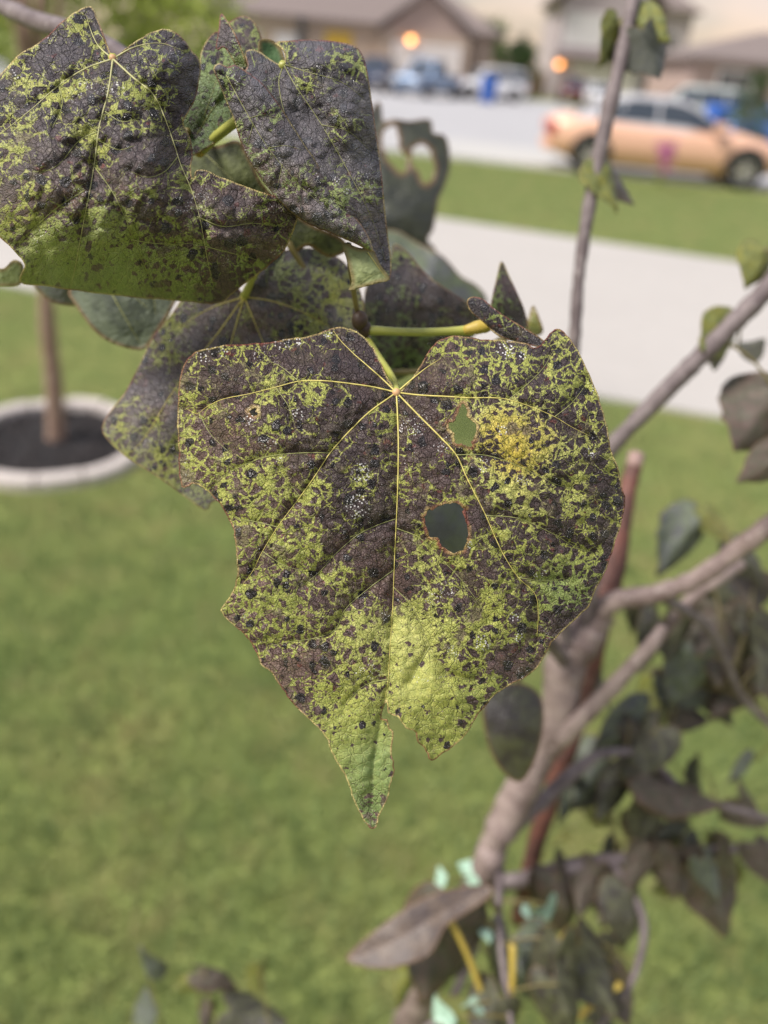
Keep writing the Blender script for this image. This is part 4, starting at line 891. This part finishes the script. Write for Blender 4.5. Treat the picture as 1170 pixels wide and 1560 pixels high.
flap_out = [(325, 106), (334, 96), (346, 102), (358, 99), (371, 106), (386, 116), (403, 130), (427, 161), (452, 201), (482, 246), (507, 286), (531, 318), (556, 350), (568, 383),
 (540, 371), (510, 358), (480, 346), (455, 333), (425, 306), (395, 269), (370, 226), (355, 181), (339, 141)]
FL3, _ = traced_leaf(flap_out, .1925, [(327, 106, -1), (370, 106, 1), (345, 165, 1), (395, 268, 1), (452, 333, 2.5), (430, 170, 0), (482, 246, 1), (531, 318, 3), (568, 383, 5)], 2.6, M['leaf'], puff=(34, 5.5), veins=[[(345, 115), (372, 165), (405, 220), (450, 275), (510, 330)], [(380, 180), (400, 175), (425, 180)], [(410, 225), (435, 222), (460, 228)], [(385, 190), (380, 210), (376, 225)], [(430, 250), (425, 275), (420, 292)]],
    cp=[(345, 130, .74, .15, .1), (375, 170, .66, .1, .1), (400, 170, .86, .15, .05), (370, 220, .6, .1, .6), (440, 220, .86, .2, .05), (420, 285, .62, .15, .9), (470, 270, .8, .2, .1), (460, 325, .7, .2, 1.), (500, 315, .45, .15, .2), (540, 350, .66, .15, .6)], painted_sheen=.75, seed=31, quilt=.8, wr=.5, cellq=.8, cellpx=22.0, wok=.6, white=[(360, 122, 9), (485, 265, 8), (515, 290, 6)], vein_r=.6, vmat='vein_g', edge_jit=.4,
    label='folded-over front half of the rolled leaf with a reddish margin')
FL3.name = 'leaf_fold'
tip_out = [(522, 370), (545, 377), (566, 381), (580, 404), (594, 425), (577, 431), (555, 437), (531, 443), (536, 430), (530, 402)]
tp_, _ = traced_leaf(tip_out, .199, [(522, 370, 2), (566, 381, 0), (594, 425, 1), (531, 443, 3), (555, 405, -1)], 4, M['under_leaf'], seed=4, tubes=True, veins=[[(560, 384), (575, 405), (588, 423)], [(548, 432), (565, 420), (585, 412)]], quilt=.3, wr=.2, vein_r=.6, label='pale green underside of the rolled leaf tip')

# --- leaves just behind, slightly out of focus
L4_out = [(372, 452), (380, 430), (392, 408), (405, 393), (430, 382), (470, 378), (500, 385), (525, 400), (541, 425), (551, 450), (556, 480), (552, 505), (540, 560), (520, 640), (470, 720), (400, 760), (330, 762), (316, 777), (300, 770), (270, 748), (230, 720), (190, 695), (162, 668), (155, 652), (165, 630), (190, 598), (210, 560), (235, 510), (260, 480), (290, 440), (330, 425), (360, 435)]
L4_ctrl = [(372, 452, 0), (470, 380, 3), (545, 440, 5), (450, 430, -2), (160, 655, 6), (230, 560, 3), (280, 600, -3), (240, 690, 0), (316, 775, 6), (350, 560, 0), (450, 560, 2), (420, 700, 4), (300, 450, 5), (220, 640, -3)]
L4_cp = [(440, 410, .45, .15, .1), (500, 430, .55, .3, .3), (540, 460, .4, .6, .6), (400, 480, .80, .3, .9), (320, 520, .76, .3, .9), (240, 580, .62, .45, .7), (200, 650, .5, .5, .6), (280, 700, .52, .45, .5), (300, 750, .35, .3, .5), (250, 620, .8, .3, .5), (270, 490, .45, .35, .7)]
L4, L4s = traced_leaf(L4_out, .236, L4_ctrl, 4, M['leaf'], [], [[(372, 452), (330, 510), (290, 560), (255, 610), (225, 660), (200, 690)], [(372, 452), (350, 530), (330, 620), (310, 700)], [(372, 452), (420, 460), (470, 480), (520, 510)], [(372, 452), (400, 520), (430, 590)], [(372, 452), (320, 470), (270, 500)], [(290, 560), (280, 630), (270, 690)]], L4_cp, painted_sheen=.85, seed=5, wr=.6, quilt=.8, vein_r=.9, wok=.7, label='brown mottled leaf half hidden behind the large leaf in focus')
L5_out = [(105, 440), (115, 465), (140, 500), (165, 520), (200, 532), (222, 530), (240, 505), (262, 470), (275, 430), (240, 400), (150, 400)]
L5, L5s = traced_leaf(L5_out, .255, [(110, 445, 4), (165, 520, 3), (222, 530, 2), (260, 470, 0), (190, 460, -3), (200, 405, 0)], 5, M['grey_under'], veins=[[(150, 405), (172, 450), (200, 500), (215, 525)], [(160, 430), (190, 440), (225, 470)], [(240, 410), (235, 450), (238, 480)]], seed=6, wr=.5, vein_r=1.3, vmat='vein_g', label='grey green leaf underside below the domed leaf')
L5b, _ = traced_leaf([(50, 430), (62, 448), (78, 460), (105, 466), (128, 462), (135, 440), (120, 415), (70, 415)], .262, [(50, 430, 3), (105, 466, 3), (135, 440, 0), (90, 435, -2)], 5, M['grey_leaf'], seed=7, wr=.5, tubes=False)
L5c, _ = traced_leaf([(-30, 380), (0, 410), (20, 396), (34, 402), (36, 418), (30, 434), (5, 436), (-30, 430)], .225, [(-30, 400, 2), (34, 410, 1), (5, 436, 3), (0, 408, -1)], 5, M['under_leaf'], seed=8, wr=.4, tubes=False)
# cluster between the domed and the rolled leaf
C1_out = [(268, 175), (300, 120), (306, 80), (320, 55), (334, 48), (352, 62), (368, 100), (372, 140), (362, 180), (352, 195), (320, 222), (278, 238)]
C1, _ = traced_leaf(C1_out, .214, [(296, 200, 3), (310, 80, 2), (334, 48, 4), (370, 130, 0), (335, 130, -3), (330, 210, 3)], 4, M['leaf'], cp=[(320, 90, .6, .1, .2), (340, 150, .3, .0, .2), (310, 190, .3, .0, .2)], painted_sheen=.3, seed=9, wok=0, veins=[[(300, 205), (325, 165), (350, 140)], [(310, 180), (330, 120), (338, 60)]], vein_r=.6, vmat='vein_g')
C2_out = [(336, 20), (346, 31), (357, 49), (367, 72), (375, 97), (378, 112), (362, 104), (350, 84), (340, 72), (330, 77), (329, 66), (333, 45)]
C2, _ = traced_leaf(C2_out, .203, [(336, 20, 2), (378, 112, 0), (330, 75, 1), (350, 65, -3)], 3, M['leaf'], cp=[(340, 40, .8, .1, .3), (352, 80, .45, .1, .3)], painted_sheen=.45, seed=10, wok=.3, tubes=False)
C3_out = [(345, 40), (358, 28), (372, 24), (386, 32), (396, 50), (401, 72), (396, 84), (372, 86), (352, 70)]
C3, _ = traced_leaf(C3_out, .222, [(345, 40, 2), (372, 24, 3), (400, 72, 1), (374, 60, -2)], 4, M['leaf'], cp=[(375, 40, .7, .3, .3), (372, 70, .4, .1, .3)], painted_sheen=.2, seed=11, wok=0, tubes=False)
C4_out = [(395, 62), (412, 60), (426, 70), (434, 90), (430, 104), (408, 96), (396, 84)]
C4, _ = traced_leaf(C4_out, .212, [(395, 62, 0), (434, 90, 2), (412, 80, 3), (408, 98, 0)], 3, M['deep_under'], seed=12, tubes=False)
C5_out = [(275, 225), (330, 222), (362, 214), (380, 240), (400, 280), (430, 315), (420, 345), (380, 330), (330, 300), (275, 275)]
C5, _ = traced_leaf(C5_out, .238, [(300, 225, 2), (362, 214, 0), (430, 315, 3), (350, 270, -2), (330, 300, 2)], 5, M['mottled_under'], seed=13, tubes=True, veins=[[(310, 232), (345, 265), (385, 305), (415, 335)]], vein_r=.9, vmat='vein_g')
C6_out = [(430, 330), (452, 328), (480, 345), (520, 362), (528, 382), (500, 392), (470, 375), (450, 385), (436, 372)]
C6, _ = traced_leaf(C6_out, .232, [(430, 330, 0), (525, 370, 2), (450, 385, 2), (480, 362, -2)], 5, M['mottled_under'], seed=14, tubes=False)
# torn dark leaf and the slope below it
L8_out = [(540, 235), (560, 180), (573, 155), (581, 160), (584, 184), (600, 181), (615, 183), (626, 184), (645, 181), (658, 184), (660, 202), (675, 205), (683, 218), (686, 252), (678, 282), (669, 301), (665, 322), (660, 350), (652, 366), (665, 385), (640, 420), (580, 410), (545, 330)]
L8, _ = traced_leaf(L8_out, .44, [(545, 240, 0), (580, 160, 4), (684, 240, 10), (600, 330, -6), (650, 370, 3), (630, 190, 6), (600, 410, 6)], 4, M['black_leaf'], [[(586, 197), (602, 192), (607, 214), (614, 234), (622, 242), (613, 263), (600, 254), (589, 238), (584, 220)], [(629, 224), (645, 221), (657, 232), (662, 255), (655, 275), (645, 279), (637, 262), (627, 245)]], seed=15, wr=1.5, tubes=False, label='dark torn leaf with two large gaps near its top')
L9b_out = [(560, 360), (600, 350), (640, 372), (675, 390), (702, 420), (726, 434), (742, 455), (735, 475), (690, 470), (620, 450), (570, 420)]
L9b, _ = traced_leaf(L9b_out, .40, [(560, 360, 4), (740, 455, 6), (650, 420, -6), (620, 450, 0), (640, 372, 5)], 5, M['grey_leaf'], seed=16, wr=1.4, tubes=False)
L9_out = [(560, 430), (592, 400), (600, 372), (622, 385), (650, 418), (690, 447), (720, 466), (738, 490), (722, 512), (680, 540), (640, 560), (600, 580), (565, 540), (553, 490)]
L9, _ = traced_leaf(L9_out, .262, [(560, 430, 0), (605, 378, 5), (640, 430, -2), (738, 490, 6), (620, 500, 0), (640, 560, 10), (565, 540, 8)], 4, M['leaf'], cp=[(600, 470, .72, .05, .1), (660, 450, .92, .2, .4), (700, 490, .92, .2, .2), (590, 500, .6, .0, .1), (600, 560, .5, 0., .1)], painted_sheen=.4, seed=17, wok=.5, wr=.8, tubes=False, label='dark sloping leaf above the yellow petiole')
L10, _ = traced_leaf([(764, 397), (775, 418), (789, 448), (799, 472), (804, 500), (790, 515), (755, 505), (744, 488), (748, 460), (756, 425)], .25, [(764, 397, 3), (800, 480, 3), (746, 485, 2), (772, 460, -2)], 4, M['leaf'], cp=[(765, 430, .95, .1, .2), (780, 480, .55, .05, .1)], painted_sheen=.15, seed=18, wok=.1, tubes=False, label='upright pointed leaf behind the large leaf')
L12, _ = traced_leaf([(812, 464), (821, 482), (828, 505), (815, 512), (801, 500), (806, 480)], .27, [(812, 464, 2), (828, 505, 1), (801, 500, 1), (815, 490, -1)], 4, M['green_leaf'], seed=19, tubes=False)
def roll11(Q):
    a = np.array([716, 462.]); b = np.array([826, 524.]); d = (b - a) / np.linalg.norm(b - a); n = np.array([-d[1], d[0]]); t = (Q - a) @ n
    return -1.9 * np.sqrt(np.clip(1 - (t / 17.0) ** 2, 0, 1))
L11, _ = traced_leaf([(711, 460), (718, 452), (735, 455), (752, 469), (772, 483), (800, 500), (829, 519), (826, 529), (800, 524), (762, 513), (736, 491), (717, 475)], .206, [(712, 460, 1), (829, 524, 0), (760, 475, .5), (762, 513, .5)], 2.6, M['leaf'], cp=[(730, 465, .78, .2, .05), (800, 510, .74, .3, .05)], painted_sheen=.3, seed=20, wok=.6, wr=.5, extra=roll11, tubes=False, label='tightly rolled leaf seen edge-on above the large leaf')
# a leaf behind the chewed hole and the dark one under the right margin
L14, _ = traced_leaf([(620, 740), (660, 720), (730, 735), (770, 790), (760, 860), (700, 900), (640, 880), (615, 810)], .30, [(620, 740, 3), (770, 790, 3), (700, 900, 4), (690, 810, -2)], 6, M['grey_leaf'], seed=21, tubes=False)
L15, _ = traced_leaf([(735, 1080), (750, 1050), (790, 1040), (822, 1058), (828, 1100), (818, 1150), (795, 1190), (770, 1180), (745, 1140)], .36, [(735, 1080, 3), (825, 1070, 3), (795, 1190, 5), (785, 1100, -3)], 5, M['dark_leaf'], seed=22, tubes=False, wr=1.0, label='dark drooping leaf hanging beside the trunk')

LF, _ = traced_leaf([(527, 1462), (545, 1440), (580, 1411), (620, 1382), (670, 1358), (740, 1348), (748, 1364), (705, 1394), (678, 1412), (660, 1448), (630, 1466), (590, 1476), (555, 1473)], .43, [(527, 1462, 4), (740, 1350, 14), (600, 1440, -1), (690, 1390, 6), (620, 1384, 6), (630, 1466, -6)], 5, M['mauve_leaf'], seed=23, tubes=False, wr=.7, veins=[[(735, 1358), (660, 1400), (590, 1440), (535, 1460)]], label='brownish drooping leaf above two yellow leaf stalks')
# --- wood
BR = []
def branch(name, pts, rpx, mat, sides=10, lump=.05, seed=0):
    """pts: (x, y, depth); rpx: half widths in photo pixels along it"""
    W3 = np.array([P(x, y, d) for x, y, d in pts]); dep = np.interp(np.linspace(0, 1, len(rpx)), np.linspace(0, 1, len(pts)), [p[2] for p in pts])
    path = catmull(W3, 8); o = tube(name, path, [.88 * r * d / F for r, d in zip(rpx, dep)], mat, None, sides, lump, seed); to_tree(o); BR.append(path); return o
gb_ = proj = None
trunk_pts = [P(x, y, d) for x, y, d in ((905, 930, .455), (885, 965, .455), (862, 1010, .455), (850, 1090, .46), (822, 1150, .47), (785, 1220, .48), (752, 1285, .49), (728, 1350, .51))]
trunk_pts += [TB + np.array([0.0, 0.01, .80]), TB + np.array([.0, .0, .4]), TB + np.array([0, 0, -.03])]
pth = catmull(np.array(trunk_pts), 8); to_tree(tube('trunk', pth, [.0130, .0142, .0128, .0098, .0092, .0112, .0092, .0105, .0150, .019, .023], M['bark'], None, 14, .05, 3)); BR.append(pth)
branch('trunk_stub', [(903, 940, .462), (930, 875, .462), (950, 770, .465), (968, 700, .47)], [27, 24, 17, 13], M['red_bark'], seed=4)
e = np.array([P(965, 711, .468), P(970, 693, .471)]); to_tree(tube('cut_end', catmull(e, 3), [.0051, .0049], M['cutwood'], None, 12, .02))
branch('red_stem', [(925, 900, .49), (890, 1050, .50), (850, 1180, .52), (815, 1290, .55), (790, 1400, .60)], [19, 20, 17, 15, 14], M['red_bark'], seed=5)
branch('branch', [(903, 938, .452), (940, 915, .44), (1000, 905, .43), (1060, 882, .42), (1120, 840, .41), (1180, 795, .40), (1300, 700, .40)], [24, 19, 17, 17, 17, 18, 16], M['bark'], seed=6)
branch('branch', [(838, 1140, .465), (880, 1100, .45), (930, 1050, .44), (990, 985, .43), (1010, 955, .43)], [20, 17, 15, 13, 9], M['bark'], seed=7)
branch('branch', [(985, 1000, .46), (1050, 915, .45), (1090, 885, .45), (1130, 860, .46)], [8, 11, 11, 9], M['bark'], seed=8)
branch('branch', [(762, 1275, .50), (820, 1225, .50), (870, 1180, .50), (912, 1148, .50)], [16, 14, 13, 10], M['twig'], seed=9)
branch('branch', [(735, 1345, .56), (800, 1340, .55), (860, 1322, .54), (930, 1310, .54), (1050, 1300, .55), (1200, 1285, .57)], [15, 15, 15, 12, 9, 8], M['twig'], seed=10)
branch('branch', [(880, 975, .45), (905, 880, .43), (893, 760, .40), (925, 690, .385), (1000, 610, .375), (1060, 550, .37), (1130, 480, .365), (1200, 410, .36), (1300, 320, .36)], [11, 11, 12, 14, 15, 16, 17, 18, 17], M['twig'], seed=11)
branch('branch', [(868, 1000, .45), (850, 880, .42), (862, 640, .38), (875, 520, .365), (882, 420, .36), (900, 300, .355), (925, 180, .35), (950, 70, .35), (968, -20, .35), (990, -150, .35)], [11, 11, 10, 10, 10, 12, 13, 12, 11, 9], M['twig'], seed=12)
branch('twig', [(862, 1010, .45), (780, 900, .36), (700, 800, .32), (640, 690, .285), (585, 590, .262), (556, 512, .232), (520, 480, .262), (440, 400, .268), (390, 320, .262), (320, 240, .245), (280, 150, .235), (140, 60, .27), (50, 30, .30), (-60, -20, .33)], [12, 11, 10, 9, 8, 8, 8, 8, 9, 10, 12, 17, 17, 16], M['twig'], 8, .06, 13)
branch('twig', [(762, 1290, .50), (760, 1400, .47), (770, 1500, .45), (785, 1600, .43)], [9, 7, 6, 5], M['twig'], 7, .05, 14)
branch('twig', [(740, 1400, .54), (660, 1560, .54), (500, 1600, .54), (330, 1590, .56), (180, 1590, .58)], [9, 7, 6, 5, 4], M['twig'], 7, .05, 15)
branch('twig', [(930, 1310, .54), (980, 1400, .52), (960, 1500, .50), (900, 1580, .50)], [8, 7, 6, 5], M['twig'], 7, .05, 16)
branch('twig', [(1000, 905, .43), (1080, 960, .46), (1130, 1060, .50), (1190, 1120, .52)], [9, 8, 7, 6], M['twig'], 7, .05, 17)
branch('twig', [(912, 1148, .50), (980, 1150, .51), (1050, 1210, .52), (1180, 1250, .54)], [9, 8, 7, 6], M['twig'], 7, .05, 18)
branch('twig', [(868, 1000, .45), (830, 850, .44), (790, 700, .43), (720, 565, .425), (640, 495, .42), (590, 425, .42), (560, 360, .43)], [10, 9, 8, 8, 7, 7, 6], M['twig'], 7, .05, 19)

def stalk(leaf, p0, p1, r, mat, sag=.1, mid=None):
    p0, p1 = np.array(p0), np.array(p1); mm = (p0 + p1) / 2 if mid is None else np.array(mid)
    if mid is None: mm = mm + np.array([0, 0, -sag * np.linalg.norm(p1 - p0)])
    o = tube('petiole', catmull([p0, mm, p1], 6), [r * 1.25, r, r, r, r * 1.35], mat, None, 8); o.parent = leaf
    return o
def nearest_on(paths, p, skip=0):
    best = None
    for q in paths:
        d = np.linalg.norm(q - p, axis=1); i = int(d.argmin())
        if best is None or d[i] < best[0]: best = (d[i], q[i])
    return best
tw = BR[11] if len(BR) > 11 else BR[-1]
PX = 0.19 / F
def blob(name, p, r, mat, parent, sq=(1, 1, 1)):
    bm = bmesh.new(); bmesh.ops.create_icosphere(bm, subdivisions=2, radius=r)
    for v in bm.verts: v.co = Vector((v.co.x * sq[0], v.co.y * sq[1], v.co.z * sq[2])) * (1 + .12 * mnoise.noise(v.co * 900)) + Vector(p)
    me = bpy.data.meshes.new(name); bm.to_mesh(me); bm.free(); o = link(name, me, mat, None, True); o.parent = parent; return o
pn = L1s(604, 598); blob('petiole_node', pn, 7.0 * PX, M['node'], L1)
stalk(L1, pn, P(560, 520, .222), 6 * PX, M['petiole'], mid=P(596, 572, .212))
pn = L2s(172, 89); blob('petiole_node', pn, 6 * PX, M['node'], L2); stalk(L2, pn, P(280, 150, .235), 6 * PX, M['petiole'], mid=P(200, 105, .215))
pn = L3s(432, 98); blob('petiole_node', pn, 4 * PX, M['petiole'], L3); stalk(L3, P(372, 176, .205), P(307, 226, .222), 8.5 * PX, M['petiole'], mid=P(342, 198, .213)); stalk(L3, pn, P(372, 176, .205), 6 * PX, M['petiole'], mid=P(410, 140, .212))
pn = L4s(372, 452); blob('petiole_node', pn, 8 * PX, M['vein'], L4); stalk(L4, pn, P(430, 345, .236), 7 * PX, M['petiole'], mid=P(392, 410, .232))
# yellow petiole of the rolled leaf with its swollen end and bud
stalk(L11, P(558, 503, .222), P(722, 503, .222), 7.2 * PX, M['petiole'], mid=P(640, 506, .221))
o = tube('petiole_swelling', catmull([P(708, 503, .221), P(735, 497, .219), P(752, 494, .214)], 5), [8 * PX, 12 * PX, 12 * PX, 8 * PX], M['petiole_y'], None, 10, .03); o.parent = L11
for (x, y, d, r, m_) in ((548, 488, .220, 13, 'bud'), (556, 502, .222, 11, 'bud'), (304, 226, .222, 11, 'petiole_y')):
    to_tree(blob('bud', P(x, y, d), r * d / F, M[m_], None, (1, 1, 1.2)))

for lf, x, y, d in ((L8, 585, 408, .446), (L9b, 640, 450, .402), (L15, 790, 1041, .364), (LF, 744, 1355, .444), (L14, 700, 880, .303), (L10, 775, 512, .251), (L12, 812, 510, .271), (L5, 240, 402, .255), (L5b, 120, 418, .262), (C1, 285, 200, .216), (C2, 372, 106, .203), (C3, 380, 84, .222), (C4, 415, 97, .212), (C5, 300, 232, .239), (C6, 440, 370, .233), (L9, 560, 540, .268), (tp_, 530, 372, .201)):
    a = P(x, y, d); stalk(lf, a, nearest_on(BR, a)[1], 4.5 * d / F, M['petiole_d'])
# --- many more leaves, out of focus
heart = [(0, 0), (8, 10), (20, 19), (34, 18), (46, 8), (53, -8), (53, -26), (46, -45), (33, -63), (18, -80), (7, -92), (0, -100), (-7, -92), (-18, -80), (-33, -63), (-46, -45), (-53, -26), (-53, -8), (-46, 8), (-34, 18), (-20, 19), (-8, 10)]
GEN = {}
def gen_mesh(var, matn):
    k = (var, matn)
    if k in GEN: return GEN[k]
    rg = np.random.default_rng(100 + var); ol = catmull(np.array(heart, float) * [rg.uniform(.85, 1.05), 1], 3, True); ol = ol + rg.normal(0, 1.2, ol.shape)
    pts, faces = clip_grid(ol, [], 6.0); x, y = pts[:, 0] / 100, pts[:, 1] / 100
    fold = rg.uniform(.1, .75); curl = rg.uniform(-.5, .5); side = rg.uniform(-.4, .4)
    z = -fold * np.abs(x) ** 1.3 + curl * (y + .4) ** 2 - .35 * np.maximum(0, np.hypot(x, y + .4) - .38) ** 1.2 + side * x * (y + .5) + .05 * wrinkle(pts, 30, var)
    fs = [tuple(reversed(f)) for f in faces]
    me = bpy.data.meshes.new('leaf'); me.from_pydata(np.c_[x, y, z].tolist(), [], fs); me.update()
    me.polygons.foreach_set('use_smooth', [True] * len(me.polygons))
    if len(me.polygons) and np.mean([p.normal.z for p in me.polygons]) < 0: me.flip_normals()
    me.materials.append(M[matn]); me.materials.append(M['brown_leaf' if matn != 'green_leaf' else 'green_leaf'])
    setattr_v(me, 'lc', np.c_[x * 80 + var * 55, y * 80, np.full(len(x), var)]); setattr_f(me, 'edge', polydist(pts, ol) * .8)
    dv = np.full(len(pts), 1e3)
    for v in ([(0, 0), (0, -95)], [(0, 0), (30, -20), (44, -40)], [(0, 0), (-30, -20), (-44, -40)], [(0, -30), (25, -60)], [(0, -30), (-25, -60)], [(0, 0), (30, 8)], [(0, 0), (-30, 8)]): dv = np.minimum(dv, polydist(pts, np.array(v, float), False))
    setattr_f(me, 'vd', np.exp(-(dv / 2.5) ** 2)); GEN[k] = me; return me
gcount = 0
def gleaf(n, t, d, matn='dark_leaf', roll=0.0, td=None, att=None, pmat='petiole_y', pr=.0006, wide=1.0):
    """node pixel, tip pixel, depth"""
    global gcount; gcount += 1
    a = P(n[0], n[1], d); b = P(t[0], t[1], td or d + random.uniform(-.012, .012)); ax = b - a; L = np.linalg.norm(ax); ey = -ax / L
    view = CAM - a; view /= np.linalg.norm(view); ez = view - ey * (view @ ey); ez /= np.linalg.norm(ez); ex = np.cross(ey, ez)
    c, s = math.cos(roll), math.sin(roll); ex, ez = ex * c - ez * s, ex * s + ez * c
    me = gen_mesh(gcount % 9, matn); o = bpy.data.objects.new('leaf', me); COL.objects.link(o)
    Mx = Matrix.Identity(4)
    for i in range(3): Mx[i][0] = ex[i] * L * wide; Mx[i][1] = ey[i] * L; Mx[i][2] = ez[i] * L; Mx[i][3] = a[i]
    o.parent = tree; o.matrix_parent_inverse = TINV; o.matrix_basis = Mx
    sm = o.modifiers.new('thickness', 'SOLIDIFY'); sm.thickness = 0.005; sm.offset = -1; sm.material_offset = 1
    bp = nearest_on(BR, a)[1] if att is None else P(*att)
    mm = (a + bp) / 2 + np.array([0, 0, .10 * np.linalg.norm(bp - a)])
    p = tube('petiole', catmull([a, mm, bp], 5), [pr * 1.1, pr, pr * 1.3], M['petiole_d'], None, 6)
    p.parent = o; p.matrix_parent_inverse = Mx.inverted(); return o
LV = [ # along the upright twig
 ((978, 48), (1003, 126), .345, 'black_leaf', .5), ((960, 20), (1020, 60), .35, 'green_leaf', .2), ((942, 40), (912, 104), .352, 'green_leaf', .9), ((922, 250), (942, 325), .352, 'green_leaf', 1.05), ((925, 255), (962, 318), .36, 'brown_leaf', 1.15),
 # right edge
 ((1165, 380), (1140, 440), .36, 'green_leaf', .5), ((1108, 500), (1062, 535), .375, 'green_leaf', .4), ((1105, 505), (1085, 565), .38, 'dark_leaf', .8), ((1125, 530), (1165, 520), .40, 'dark_leaf', 1.0), ((1185, 600), (1112, 690), .37, 'brown_leaf', .3), ((1195, 690), (1125, 735), .36, 'brown_leaf', .2), ((1190, 640), (1150, 600), .40, 'green_leaf', .6),
 # around the side branch
 ((1065, 790), (1000, 880), .50, 'grey_leaf', .5), ((1075, 780), (1110, 830), .50, 'green_leaf', .3), ((1120, 830), (1170, 900), .52, 'dark_leaf', .2), ((1090, 900), (1140, 985), .50, 'dark_leaf', -.3), ((1050, 930), (1010, 1010), .48, 'dark_leaf', .4), ((1100, 930), (1090, 1050), .50, 'brown_leaf', .3), ((1140, 950), (1165, 1060), .50, 'dark_leaf', -.2),
 ((1010, 940), (985, 1030), .47, 'dark_leaf', .9), ((1060, 1000), (1020, 1080), .49, 'grey_leaf', .5), ((1130, 1000), (1080, 1100), .52, 'brown_leaf', -.5), ((1040, 960), (1060, 1060), .52, 'grey_leaf', .1), ((1080, 1050), (1120, 1110), .53, 'dark_leaf', .2), ((1160, 1010), (1195, 1080), .5, 'brown_leaf', .2), ((980, 905), (960, 965), .5, 'dark_leaf', .5), ((1150, 880), (1110, 950), .54, 'brown_leaf', .0),
 # middle cluster
 ((905, 1010), (930, 1085), .50, 'grey_leaf', .8), ((985, 1090), (900, 1150), .51, 'grey_leaf', .3), ((1000, 1110), (940, 1195), .50, 'dark_leaf', -.4), ((960, 1100), (1025, 1130), .51, 'brown_leaf', .6), ((975, 1185), (1100, 1235), .50, 'brown_leaf', .7), ((1000, 1200), (1060, 1260), .51, 'brown_leaf', .1), ((960, 1175), (905, 1250), .53, 'dark_leaf', .6), ((985, 1210), (1010, 1300), .53, 'dark_leaf', .9), ((1120, 1215), (1165, 1260), .53, 'brown_leaf', .5), ((930, 1160), (870, 1230), .55, 'grey_leaf', .5),
 ((1150, 1160), (1110, 1200), .54, 'grey_leaf', .9), ((890, 1170), (850, 1260), .56, 'grey_leaf', .9),
 # below the horizontal branch
 ((985, 1290), (950, 1365), .53, 'brown_leaf', .1), ((1000, 1300), (1030, 1370), .53, 'brown_leaf', -.3), ((965, 1360), (960, 1460), .52, 'dark_leaf', .8), ((1085, 1310), (1100, 1425), .54, 'brown_leaf', .6), ((1060, 1305), (1035, 1365), .54, 'brown_leaf', .7), ((905, 1320), (880, 1400), .53, 'brown_leaf', .2), ((940, 1330), (915, 1420), .54, 'dark_leaf', .5), ((850, 1340), (870, 1440), .52, 'brown_leaf', .4), ((1150, 1290), (1175, 1350), .55, 'brown_leaf', .3),
 # foot cluster
 ((690, 1400), (640, 1540), .45, 'brown_leaf', .3), ((850, 1430), (830, 1540), .45, 'dark_leaf', .2), ((780, 1440), (800, 1540), .46, 'grey_leaf', -.4), ((880, 1440), (935, 1550), .48, 'dark_leaf', .5), ((900, 1430), (870, 1520), .50, 'dark_leaf', -.2), ((660, 1440), (600, 1530), .50, 'green_leaf', .8), ((760, 1520), (720, 1600), .44, 'dark_leaf', .2), ((850, 1500), (880, 1600), .44, 'dark_leaf', .3), ((930, 1480), (960, 1570), .5, 'brown_leaf', .3),
 # low leaves at the left
 ((228, 1490), (212, 1440), .56, 'grey_leaf', .9), ((215, 1560), (225, 1500), .56, 'grey_leaf', .6), ((310, 1475), (370, 1500), .56, 'brown_leaf', .6), ((300, 1500), (262, 1505), .56, 'green_leaf', .7), ((395, 1470), (390, 1520), .55, 'green_leaf', .4), ((320, 1530), (310, 1580), .56, 'brown_leaf', .3), ((350, 1540), (440, 1560), .55, 'dark_leaf', .4)]
for n, t, d, mt, rl in LV: gleaf(n, t, d, mt, rl, wide=random.uniform(.85, 1.0) if d < .42 else random.uniform(.5, .85))
rf = random.Random(21)
for k in range(74):
    if k < 36: x, y = rf.uniform(985, 1185), rf.uniform(890, 1100)
    elif k < 60: x, y = rf.uniform(860, 1130), rf.uniform(1110, 1380)
    else: x, y = rf.uniform(640, 940), rf.uniform(1430, 1570)
    L = rf.uniform(30, 72); an = rf.uniform(.2, 2.9)
    gleaf((x, y), (x + L * math.cos(an), y + L * math.sin(an)), rf.uniform(.52, .62) if k < 60 else rf.uniform(.48, .56), rf.choice(['dark_leaf', 'black_leaf', 'brown_leaf', 'grey_leaf', 'green_leaf', 'green_leaf']), rf.uniform(-1.1, 1.1), wide=rf.uniform(.45, .9))
# pale young leaves near the foot
for n, t, d, rl in (((728, 1336), (696, 1314), .49, .3), ((668, 1352), (670, 1318), .49, 1.0), ((742, 1414), (747, 1437), .46, .5), ((830, 1378), (834, 1402), .47, .4), ((803, 1380), (806, 1402), .47, .7), ((672, 1555), (666, 1512), .44, .9), ((717, 1533), (727, 1514), .44, .5)):
    gleaf(n, t, d, 'mint_leaf', rl)
# visible yellow leaf stalks near the foot
for k, (a, b) in enumerate((((682, 1395, .44), (735, 1515, .45)), ((781, 1440, .45), (777, 1545, .45)), ((945, 1500, .49), (880, 1550, .49)), ((872, 1415, .5), (840, 1450, .5)))):
    to_tree(tube('petiole', catmull([P(*a), (P(*a) + P(*b)) / 2 + np.array([0, 0, .004]), P(*b)], 5), [6 * a[2] / F, 5 * a[2] / F, 6 * a[2] / F], M['petiole_y'], None, 8))
